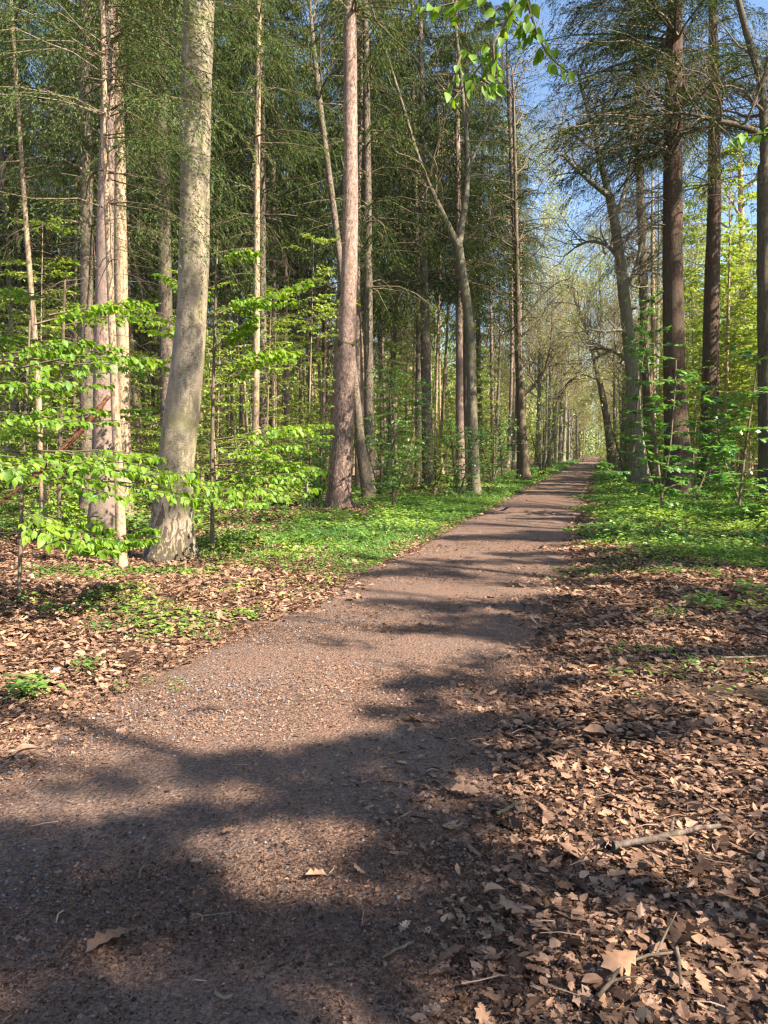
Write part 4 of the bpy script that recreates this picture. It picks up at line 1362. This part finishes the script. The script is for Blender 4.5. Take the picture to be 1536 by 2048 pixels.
maple_tree('leafy green sapling left of the path between the pinkish spruce and the dark trunk', 0, 19, [[(787, 1010, 5), (785, 900, 4), (780, 780, 3), (776, 740, 2)], [(790, 1000, 4), (825, 880, 3), (835, 770, 2)]], 405, 170, .075, (.6, 4.2), .8, leaf=MID_LEAF, tone=.55)
maple_tree('bushy green sapling at the foot of the forked beech', 0, 24, [[(915, 985, 5), (905, 900, 4), (900, 850, 3)], [(920, 985, 4), (945, 900, 3), (960, 860, 2)]], 406, 120, .085, (.2, 3.2), .9, leaf=MID_LEAF, tone=.45)
maple_tree('thin sapling under the twin trunk at the path side', 0, 30, [[(1005, 950, 4), (1000, 880, 3), (990, 820, 3)]], 407, 80, .09, (.3, 4), .9, leaf=MID_LEAF, tone=.5)
maple_tree('little sapling with few leaves right of the pinkish spruce foot', 0, 17.5, [[(615, 1010, 4), (612, 970, 3), (600, 940, 2)]], 408, 7, .06, (.2, 1.5), .5, leaf=MID_LEAF, tone=.5)
maple_tree('tall thin maple sapling rising beside the grey oak', 0, 26, [[(1262, 960, 4), (1275, 800, 4), (1290, 680, 3), (1300, 600, 2)]], 409, 70, .14, (.6, 7), .9, tone=.55)

for i_, (bx_, by_, bD, bh, lb_) in enumerate([(640, 985, 21, 1.9, 'leafy bush just left of the pinkish spruce foot'), (1085, 925, 45, 3.2, 'small fresh green bush left of the path far ahead'),
                                      (760, 960, 24, 2.6, 'bright bush behind the trunks right of the pinkish spruce'), (870, 975, 26, 2.4, 'low green bush before the dark trunk left of the path'),
                                      (985, 945, 34, 3.0, 'green bush between the forked beech and the twin trunk'), (560, 960, 24, 2.4, 'green bush right of the slim orange spruce'),
                                      (1250, 925, 42, 3.4, 'green bush at the foot of the grey oak'), (1465, 960, 26, 2.6, 'bushy green growth between the rightmost trunks'), (1330, 940, 34, 3.0, 'pale green bush behind the biggest fir')]):
    c_ = at(bx_, by_, bD)
    k_ = FPX / bD
    w_px = bh * .25 * k_
    stems = [[(bx_, CY + 0 * by_ + 0, 3)]]
    g0 = to_px(c_[0], bD, float(gh(c_[0], bD)))
    yb_ = float(g0[1])
    stems = [[(bx_, yb_, 4), (bx_ + s_ * w_px * .5, yb_ - bh * k_ * .5, 3), (bx_ + s_ * w_px, yb_ - bh * k_ * .95, 2)] for s_ in (-1, .1, 1)]
    maple_tree(lb_, 0, bD, stems, 430 + i_, 110, .085, (.15, bh), bh * .33, name='green_bush', leaf=MID_LEAF, tone=.5 + .15 * math.sin(i_ * 2.0), matname='beech_far' if i_ % 2 else 'maple')

# ------------------------------------------------------------------ leaning dead log on the left, sticks, single fallen leaves
A = [at(-40, 1035, 8.6), at(60, 960, 8.7), at(130, 895, 8.8), at(180, 840, 8.9), at(218, 792, 9.0)]
A[0][2] = max(A[0][2], .1)
Q = polyline_interp(np.array(A), 30)
rr = np.interp(np.linspace(0, 1, 30), [0, .5, .9, 1], [.016, .026, .036, .022]) * (1 + .3 * np.random.default_rng(3).normal(0, .6, 30)) 
bb = Q[0].copy()
q = np.random.default_rng(9)
lp = [trunk_parts(Q, rr, 10, 0, .12, 4)] + dead_branch_parts(q, Q[np.argsort(Q[:, 2])], rr, .7, 2.0, 14, .1, .7, .007, sub=3)
tag(build('dead_branch', lp, M['rot_wood'], loc=bb), 'broken red rotten branch leaning up against the thin spruce pole', 'branch')


def stick(label, pts, w0, w1, name='fallen_stick', matn='twig', side=0, lift=.03):
    P = np.array([[*gnd(x, y), 0] for x, y in pts])
    P[:, 2] = gh(P[:, 0], P[:, 1]) * (pdist(P[:, 0], P[:, 1]) > 0) + lift
    Q_ = polyline_interp(P, 18)
    q_ = np.random.default_rng(abs(int(pts[0][0])))
    Q_[:, :2] += np.cumsum(q_.normal(0, .002, (18, 2)), 0)
    r__ = np.linspace(w0, w1, 18) * (1 + q_.normal(0, .08, 18))
    parts_ = [trunk_parts(Q_, r__, 9, 0, .06, 3)]
    for k_ in range(side):
        j = q_.integers(4, 15)
        d_ = (Q_[j + 1] - Q_[j]) / np.linalg.norm(Q_[j + 1] - Q_[j])
        n_ = np.array([-d_[1], d_[0], .15]) * (1 if k_ % 2 else -1)
        e = Q_[j] + (d_ + n_) * q_.uniform(.05, .14)
        parts_.append(tubes(np.array([[Q_[j], (Q_[j] + e) / 2 + [0, 0, .005], e]]), np.array([[w1, w1 * .8, w1 * .4]]), 6) + (0, .5))
    b_ = Q_[0].copy()
    o = build(name, parts_, M[matn], loc=b_)
    tag(o, label, 'stick')
    return o


stick('longest fallen stick lying on sunlit leaves at lower right', [(1226, 1732), (1290, 1726), (1345, 1712), (1400, 1700), (1440, 1697)], .016, .009, matn='spruce_dark', side=2, lift=.05)
stick('thin curved twig on the leaves near the bottom right corner', [(1195, 2040), (1240, 1985), (1290, 1965), (1350, 1960)], .006, .004, side=2, lift=.05)
stick('bent twig standing across the curved twig at bottom right', [(1352, 1955), (1358, 1990), (1365, 2040)], .006, .004, lift=.055)
stick('short bleached stick at the edge of the leaves and gravel', [(990, 1640), (1012, 1630), (1034, 1618)], .009, .007, matn='dead_twig', lift=.04)
stick('small dark twig on the gravel near the bottom centre', [(765, 1935), (790, 1918), (826, 1902)], .005, .004, lift=.03)
stick('pale curved twig on the gravel left of centre', [(278, 1772), (282, 1758), (295, 1744)], .004, .003, matn='dead_twig', lift=.025)
stick('two tone broken twig near the bottom edge of the path', [(432, 1998), (448, 2010), (466, 2002)], .007, .005, matn='dead_twig', lift=.025)
stick('thin brown twig lying across the gravel below the sunlit patch', [(382, 1852), (412, 1846), (446, 1838)], .003, .002, lift=.025)
stick('slim twig among shaded leaves near the lower centre', [(975, 1858), (988, 1876), (1002, 1888)], .005, .004, matn='dead_twig', lift=.05)
stick('pale twig poking from the leaves at the right edge', [(1500, 1262), (1520, 1250), (1545, 1238)], .012, .008, matn='dead_twig', lift=.10)
stick('long pale bare twig arching over the leaves left of the thin pole', [(-10, 1102), (50, 1108), (120, 1122), (200, 1135)], .008, .005, matn='dead_twig', lift=.25)
stick('short dark stick on leaves at far lower right', [(1440, 1345), (1480, 1340), (1530, 1330)], .01, .007, matn='spruce_dark', lift=.05)


def hero_leaf(label, px, py, L, ang, proto, tone, group=None, zoff=.03, tilt=.15):
    c_ = gnd(px, py)
    z = float(gh(*c_)) * (pdist(*c_) > 0) + zoff
    q_ = np.random.default_rng(abs(int(px)))
    d_ = np.array([[math.cos(ang), math.sin(ang), 0.05]])
    v, f = stamp(proto[0], proto[1], np.zeros((1, 3)), basis(d_, nrm(np.array([[q_.normal(0, tilt), q_.normal(0, tilt), 1]]))), np.array([L]))
    o = build('fallen_leaf', [(v, f, 0, tone)], M['litter'])
    o.location = (c_[0], c_[1], z)
    tag(o, label, 'leaf', 'single fallen leaves')


hero_leaf('large lobed brown oak leaf flat on the shaded gravel at lower left', 170, 1925, .17, .9, OAKS[0], .45)
hero_leaf('lobed oak leaf glowing inside the round sunlit patch on the path', 610, 1765, .085, .2, OAKS[2], .8)
hero_leaf('grey brown oak leaf on the gravel above the sunlit patch', 445, 1680, .06, .8, OAKS[0], .5)
hero_leaf('small pale lobed leaf on the gravel left of the sunlit patch', 380, 1738, .05, .2, OAKS[2], .7)
hero_leaf('silvery lobed oak leaf on dark gravel beside the litter edge', 900, 1598, .13, -.1, OAKS[0], .85, zoff=.045)
hero_leaf('smooth orange oval leaf among shaded leaves at lower centre', 965, 1812, .075, .05, OAKS[3], .9, zoff=.06)
hero_leaf('curled brown leaf at the left edge where path meets litter', 25, 1530, .12, .5, OAKS[3], .72, zoff=.05, tilt=.4)
hero_leaf('pale yellow oak leaf bright among the leaves at bottom right', 1200, 1985, .12, .3, OAKS[1], .93, zoff=.06)
hero_leaf('small orange leaf on dark path left of the silvery one', 985, 1568, .05, .3, OAKS[3], .92, zoff=.045)
# ------------------------------------------------------------------ background trees: one of each kind, then copies
def vertical(H, r0, seed, lean=.02, n=40, flare=1.25):
    q_ = np.random.default_rng(seed)
    z = np.linspace(-.1, H, n)
    a, b_ = q_.normal(0, lean, 2)
    x = a * z + .12 * np.sin(z * .23 + q_.uniform(0, 6)) * (z > 0)
    y = b_ * z + .12 * np.sin(z * .2 + q_.uniform(0, 6)) * (z > 0)
    x, y = x - x[0], y - y[0]
    r = r0 * (1 - .9 * z / H) * (1 + (flare - 1) * np.exp(-np.clip(z, 0, 9) / .4))
    return np.stack([x, y, z], 1), np.maximum(r, .01)


def finish(name, label, cat, group, pieces):
    root = tag(empty(name), label, cat, group)
    for nm, parts_, mats in pieces:
        build(nm, parts_, mats, root)
    return root


def proto_spruce(seed, H, r0, z0, Lmax, bark, label, group, ndead=30, nst=17):
    q_ = np.random.default_rng(seed)
    C, Rr = vertical(H, r0, seed)
    dp = dead_branch_parts(q_, C, Rr, 1.5, z0 + 2, int(ndead * (2.2 if z0 > 12 else 1.2)), .4, 2.5, .010, sub=6, rise=.0)
    cr = spruce_foliage(q_, C, z0, H, Lmax, spacing=.9, nb=8, ntw=20, nst=nst, sl=.13, sw=.027, droop=.55, hang=1.25, low_sparse=2.0)
    cr += [(p[0], p[1], 2, p[3]) for p in dp]
    return finish('spruce_tree', label, 'tree', group, [('trunk', [trunk_parts(C, Rr, 12, .22, .02, seed)], M[bark]), ('crown', cr, [M['twig'], M['needle'], M['dead_twig']])])


def proto_leafy(seed, H, r0, zr, n, L, label, group, name='young_beech', size=.10, matn='beech_far', tone=.5, leaf=LOW_LEAF, bark='tan_bark', side_n=6, nleaf=4, lean=.05):
    q_ = np.random.default_rng(seed)
    C, Rr = vertical(H, r0, seed, lean)
    z = q_.uniform(zr[0], zr[1], n)
    P0 = np.stack([np.interp(z, C[:, 2], C[:, i]) for i in range(3)], 1)
    a = q_.uniform(0, 6.283, n)
    d = np.stack([np.cos(a), np.sin(a), q_.uniform(.0, .55, n)], 1)
    LL = L * (1.15 - .7 * (z - zr[0]) / (zr[1] - zr[0])) * q_.uniform(.5, 1.1, n)
    cr = leafy_branches(q_, P0, d, LL, nleaf, leaf, size, flat=1.0, hangdown=.3, side_n=side_n, side_len=.42, r0=.006, curve=.2, tone=tone, tonesd=.22)
    return finish(name, label, 'tree', group, [('trunk', [trunk_parts(C, Rr, 9, .2, .03, seed)], M[bark]), ('crown', cr, [M['twig'], M[matn]])])


def proto_bare(seed, H, r0, label, group, bark='grey_bark', leaf=(8, .13, 3), depth=4, n=9, L=3.0, zlo=.3):
    q_ = np.random.default_rng(seed)
    C, Rr = vertical(H, r0, seed, .03)
    out_, tips_, q2 = broad_crown(seed, C, Rr, (H * zlo, H * .97), L, depth, n, spread=.6, elev=.7)
    return finish('bare_oak', label, 'tree', group, [('trunk', [trunk_parts(C, Rr, 12, .25, .03, seed)], M[bark]),
                                                     ('crown', lines_to_parts(out_) + [tip_leaves(q2, tips_, leaf[0], leaf[1], .5, mi=1, tone=[.12, .5, .8][seed % 3])], [M['pale_twig'], M['pale_bud']])])


G_SP = 'spruces in the dense dim stand left of the path'
G_SR = 'spruces scattered through the wood right of the path'
G_YB = 'leafy young beeches under the spruces'
G_RB = 'tall bright green beeches behind the right verge'
G_BO = 'nearly bare oaks lining the far path'
spr = [proto_spruce(500 + i, H, r0, z0, Lm, bk, 'straight spruce among the crowded trunks of the dim stand left of the path', G_SP) for i, (H, r0, z0, Lm, bk) in enumerate(
    [(26, .17, 8.5, 3.1, 'spruce_dark'), (25, .15, 13.0, 2.9, 'spruce_bark'), (27, .19, 7.5, 3.4, 'spruce_dark'), (22, .09, 11, 2.0, 'tan_bark'), (25, .14, 6.5, 3.0, 'spruce_dark')])]
yb = [proto_leafy(520 + i, H, .035, (.5, H), int(n * 1.5), L, 'small leafy young beech growing in the shade among spruce trunks', G_YB, nleaf=6, side_n=7) for i, (H, n, L) in enumerate([(5.5, 34, 1.5), (4.0, 26, 1.3), (7.5, 44, 1.8)])]
rb_ = [proto_leafy(530 + i, H, .09, (2.0, H), n, L, 'tall slender beech with bright yellow green foliage behind the right verge', G_RB, size=.15, side_n=9, nleaf=7, tone=.62, name='beech_tree') for i, (H, n, L) in enumerate([(13, 90, 2.6), (16, 110, 3.0), (10, 70, 2.3)])]
bo = [proto_bare(540 + i, H, r0, 'oak with nearly bare budding crown beside the far part of the path', G_BO) for i, (H, r0) in enumerate([(21, .24), (19, .20), (23, .27)])]

g = np.random.default_rng(77)
taken = [(o.location.x, o.location.y) for o in bpy.data.objects if o.parent is None and o.type == 'EMPTY' and o.location.length > .01]


def place(protos, pts, smin=.85, smax=1.15, label=None, group=None, probs=None):
    used = place.used
    for (x, y) in pts:
        k = int(g.choice(len(protos), p=probs))
        p = protos[k]
        o = p if (id(p) not in used and label is None) else copy_tree(p)
        used.add(id(p)) if label is None else None
        o.location = (x, y, float(gh(x, y)))
        o.rotation_euler = (0, 0, g.uniform(0, 6.283))
        s_ = g.uniform(smin, smax)
        o.scale = (s_, s_, s_)
        if label: o['label'] = label
        if group: o['group'] = group


place.used = set()


def poisson(n, region, dmin, tries=60000):
    out_ = []
    for _ in range(tries):
        if len(out_) >= n: break
        x, y = region()
        if x is None: continue
        if any((x - a) ** 2 + (y - b_) ** 2 < dmin * dmin for a, b_ in taken): continue
        taken.append((x, y))
        out_.append((x, y))
    return out_


def reg(y0, y1, dl, dr, wedge=.66, pw=1.0):
    def f():
        y = y0 + (y1 - y0) * g.random() ** pw
        x = g.uniform(-wedge * y - 2, wedge * y + 2)
        d = x - float(xc(y))
        if dl is not None and d < 0 and d < -dl: return x, y
        if dr is not None and d > 0 and d > dr: return x, y
        return None, None
    return f


place(spr, poisson(50, reg(24, 45, 5.5, None), 2.4), .8, 1.2, probs=[.15, .3, .15, .3, .10])
place(spr, poisson(88, reg(42, 68, 5.0, None), 2.2), probs=[.2, .2, .1, .45, .05])
place(yb, poisson(16, reg(14, 21, 5.8, None), 1.7), .6, 1.0)
place(yb, poisson(60, reg(20, 48, 4.8, None), 1.5))
place(yb, poisson(26, reg(48, 90, 4.0, None), 2.0), 1.2, 2.0)
place(rb_, poisson(64, reg(29, 75, None, 4.8), 2.3), .8, 1.25)
place(rb_, poisson(26, reg(75, 150, None, 4.0), 4.0), 1.0, 1.4)
place(rb_, poisson(26, reg(42, 85, None, 7.0), 3.0), 1.35, 1.8)
place(bo, poisson(22, reg(55, 130, 3.2, 3.2, .45), 4.5), .8, 1.1)
place(spr, poisson(9, reg(42, 90, None, 6.0), 6), label='spruce standing among the green beeches in the open wood right of the path', group=G_SR)
place(yb, poisson(12, reg(26, 60, None, 4.5), 2.5), .8, 1.3, label='small leafy young beech in the undergrowth right of the path', group='young beeches in the undergrowth right of the path')
# air between the trees
AIR = True
# both sides of the far path
pts = []
for y in np.arange(58, 240, 4.2):
    for s_ in (-1, 1):
        pts.append((float(xc(y)) + s_ * (g.uniform(3.2, 5.5)), y + g.uniform(-3, 3)))
place(bo, pts, .75, 1.1)


# far wood beyond, as one mass
def far_wood():
    q_ = np.random.default_rng(900)
    parts_ = []
    n_ = 1100
    y = q_.uniform(78, 330, n_)
    x = q_.uniform(-.75, .8, n_) * y
    k_ = (np.abs(x - xc(y)) > 3.4) | (y > 205)
    k_ &= (x < xc(y) - 8) | (y > 110)
    x, y = x[k_], y[k_]
    n_ = len(x)
    H = q_.uniform(15, 25, n_)
    P = np.stack([np.stack([x, y, H * 0 - .1], 1), np.stack([x + q_.normal(0, .4, n_), y, H * .5], 1), np.stack([x + q_.normal(0, .6, n_), y, H], 1)], 1)
    parts_.append(tubes(P, np.stack([H * .011, H * .007, H * .002], 1), 6) + (0, .5))
    m_ = 170
    zz = H[:, None] * (1 - .98 * q_.random((n_, m_)) ** .8)
    rad = (1.2 + .16 * H[:, None]) * np.sqrt(q_.random((n_, m_))) * (1.1 - .5 * zz / H[:, None])
    a = q_.uniform(0, 6.283, (n_, m_))
    pos = np.stack([x[:, None] + rad * np.cos(a), y[:, None] + rad * np.sin(a), zz], -1).reshape(-1, 3)
    # clusters of leaf-sized pieces
    pos = np.repeat(pos, 3, 0) + q_.normal(0, .45, (len(pos) * 3, 3))
    K = len(pos)
    s_ = q_.uniform(.3, .75, K)
    v, f = stamp(*LOW_LEAF, pos, basis(rdir(q_, K), nrm(rdir(q_, K) + [0, 0, .6])), s_[:, None] * np.ones((1, 3)))
    tone = np.clip(np.repeat(q_.normal(.5, .25, n_), m_ * 3) + q_.normal(0, .12, K), 0, 1)
    kind = np.repeat(q_.random(n_) < .45, m_ * 3)
    fk = f[kind]
    fo = f[~kind]
    parts_.append((v, fk, 1, np.repeat(tone, 4)))
    parts_.append((v, fo, 2, np.repeat(tone, 4)))
    tag(build('distant_wood', parts_, [M['grey_bark'], M['beech_far'], M['pale_bud']]), 'pale spring wood closing the view beyond the nearer trunks', 'wood', kind='stuff')


far_wood()



def zone_labels():
    for o in bpy.data.objects:
        if o.parent or o.get('group') not in (G_SP, G_YB, G_BO, G_RB):
            continue
        x, y = o.location.x, o.location.y
        px = float(to_px(x, y)[0])
        if o['group'] == G_BO:
            side = 'left' if x < xc(y) else 'right'
            where = 'on the %s side of the path%s' % (side, ', far ahead' if y > 90 else '')
            o['label'] = 'nearly bare budding oak %s' % where
        else:
            if px < 290: where = 'left of the thick beech'
            elif px < 430: where = 'beside the thick beech'
            elif px < 640: where = 'between thick beech and pinkish spruce'
            elif px < 900: where = 'between pinkish spruce and forked beech'
            elif px < 1190: where = 'between forked beech and far path'
            elif px < 1340: where = 'near the grey oak'
            else: where = 'behind the two big firs'
            deep = 'deep' if y > 45 else 'nearer'
            kind = {G_SP: 'straight spruce', G_YB: 'small leafy young beech', G_RB: 'tall yellow green beech'}[o['group']]
            if o['group'] == G_SP:
                kind = {M['tan_bark'].name: 'thin pale barked spruce', M['spruce_bark'].name: 'pinkish barked spruce'}.get(next(c for c in o.children if c.name.startswith('trunk')).data.materials[0].name, 'dark barked spruce')
            o['label'] = '%s %s, %s' % (kind, 'deep in the wood' if y > 45 else 'in the nearer wood', where)
            o['group'] = o['group'] + ', ' + where


zone_labels()

# ------------------------------------------------------------------ shade trees on the sunny side, outside the view
def shade_trees():
    q_ = np.random.default_rng(31)
    S = TO_SUN
    stems = [(6.5, -4.5), (10.5, -3.5), (12.0, 3.0), (14.5, 8.0), (5.5, -9.0), (11.0, -7.0), (17.0, 12.5), (15.0, -1.5), (19.5, 6.0), (23.0, 14.0), (25.5, 20.5), (20.0, -2.0), (28.0, 13.0)]
    n_ = 62000
    x = q_.uniform(-6, 13, n_)
    y = q_.uniform(1.2, 31, n_)
    x = np.r_[x, q_.uniform(-2.6, 3.2, 7000)]
    y = np.r_[y, q_.uniform(1.4, 5, 7000)]
    lit_ = lit_amount(x, y)
    base_p = np.where(y < 9, .9, .85) * sm(38, 26, y) * np.where((x < xc(y) - 1.2) & (y > 9), .4, 1.0)
    band = np.where(y > 7.5, sm(-.35, .1, .75 * N2(x * .45 + 3, y * 1.25) + .6 * N2(x * 2.2, y * 4.5)), sm(-1.0, -.75, .6 * N2(x * 3.1 + 7, y * 3.4) + .8 * N2(x * 7 + 2, y * 7)))
    need = (1 - lit_) ** 1.5 * base_p * band * (np.abs(x) < .56 * y + 1.2)
    need *= np.where((x < xc(y) - 1.3) & (y < 10.5) & (y > 3.8), .15, 1.0)
    k_ = q_.random(len(x)) < need
    x, y = x[k_], y[k_]
    # some leaves shade the thick beech trunk in patches
    tz = q_.uniform(.5, 8, 90)
    x = np.r_[x, -2.75 + q_.normal(0, .2, 90)]
    y = np.r_[y, 10.1 + q_.normal(0, .1, 90)]
    z0_ = np.r_[x[:-90] * 0, tz]
    zmin = (.57 * y + .9 - x) / (S[0] / S[2] - .57 * S[1] / S[2])
    z = np.maximum(np.maximum(zmin, 3.6) + q_.uniform(.6, 6, len(x)), z0_ + 5)
    c = np.stack([x, y, z0_], 1) + S[None] * ((z - z0_) / S[2])[:, None]
    ok = (c[:, 0] > .57 * c[:, 1] + .8) | (c[:, 2] > 1.9 + .62 * c[:, 1]) | (c[:, 1] < 0)
    sp_ = np.r_[np.where(y[:-90] < 5.2, .045, .085), np.full(90, .07)][ok]
    c = c[ok]
    st = np.array(stems)
    own = ((c[:, None, :2] - st[None]) ** 2).sum(-1).argmin(1)
    for i, (sx, sy) in enumerate(stems):
        ci = c[own == i]
        si = sp_[own == i]
        H = 20.0
        C, Rr = vertical(H, .17, 3000 + i, .01)
        b_ = np.array([sx, sy, float(gh(sx, sy))])
        root = tree_root('shade_beech', 'beech beyond the right edge of the view whose leaves dapple the ground', 'tree', b_, 'beeches beyond the right edge casting dappled shade')
        build('trunk', [trunk_parts(C, Rr, 14, .25, .02, i)], M['beech_bark'], root)
        if len(ci) < 3: continue
        cl = ci - b_
        # a few limbs, the other clumps hang on short twigs from the nearest limb end
        nl_ = max(3, len(cl) // 9)
        mains = cl[q_.permutation(len(cl))[:nl_]]
        z0_ = np.clip(mains[:, 2] - np.linalg.norm(mains[:, :2], axis=1) * .55, 2.5, H - 1)
        s0 = np.stack([np.interp(z0_, C[:, 2], C[:, k__]) for k__ in range(3)], 1)
        t_ = np.linspace(0, 1, 6)[None, :, None]
        P = s0[:, None] * (1 - t_) + mains[:, None] * t_
        P += q_.normal(0, .12, P.shape) * np.sin(np.linspace(0, math.pi, 6))[None, :, None]
        parts_ = [tubes(P, np.array([[.022, .018, .014, .010, .007, .004]]) * np.ones((len(P), 1)), 3) + (0, .5)]
        near = mains[((cl[:, None] - mains[None]) ** 2).sum(-1).argmin(1)]
        P = np.stack([near, (near + cl) / 2 + q_.normal(0, .05, cl.shape), cl], 1)
        parts_.append(tubes(P, np.array([[.005, .004, .003]]) * np.ones((len(P), 1)), 3) + (0, .5))
        m_ = 30
        pos = np.repeat(cl, m_, 0) + q_.normal(0, 1, (len(cl) * m_, 3)) * np.repeat(si, m_)[:, None]
        K = len(pos)
        sz = q_.uniform(.045, .075, K) * np.repeat(np.where(si < .06, .65, 1.0), m_)
        v, f = stamp(*LOW_LEAF, pos, basis(rdir(q_, K), nrm(rdir(q_, K) * .7 + S)), np.stack([sz, sz, sz], 1))
        parts_.append((v, f, 1, np.repeat(np.clip(q_.normal(.5, .2, K), 0, 1), 4)))
        build('crown', parts_, [M['twig'], M['beech_far']], root)


shade_trees()

# ------------------------------------------------------------------ the air: far things pale a little
hm, ht = mat('pale_air')
pvn = N(ht, 'ShaderNodeVolumePrincipled')
pvn.inputs['Color'].default_value = (.93, .95, 1, 1)
pvn.inputs['Density'].default_value = .00022
pvn.inputs['Anisotropy'].default_value = .2
ht.links.new(pvn.outputs[0], N(ht, 'ShaderNodeOutputMaterial').inputs['Volume'])
bx = np.array([(x_, y_, z_) for z_ in (-8, 34) for y_ in (-640, 950) for x_ in (-760, 800)], float)
bf = np.array([(0, 1, 3, 2), (4, 6, 7, 5), (0, 4, 5, 1), (2, 3, 7, 6), (0, 2, 6, 4), (1, 5, 7, 3)])
hz = build('haze', [(bx, bf[:, ::-1], 0, 0)], hm, smooth=False)
tag(hz, 'thin pale spring air filling the wood', 'haze', kind='stuff')
cy.volume_bounces = 1
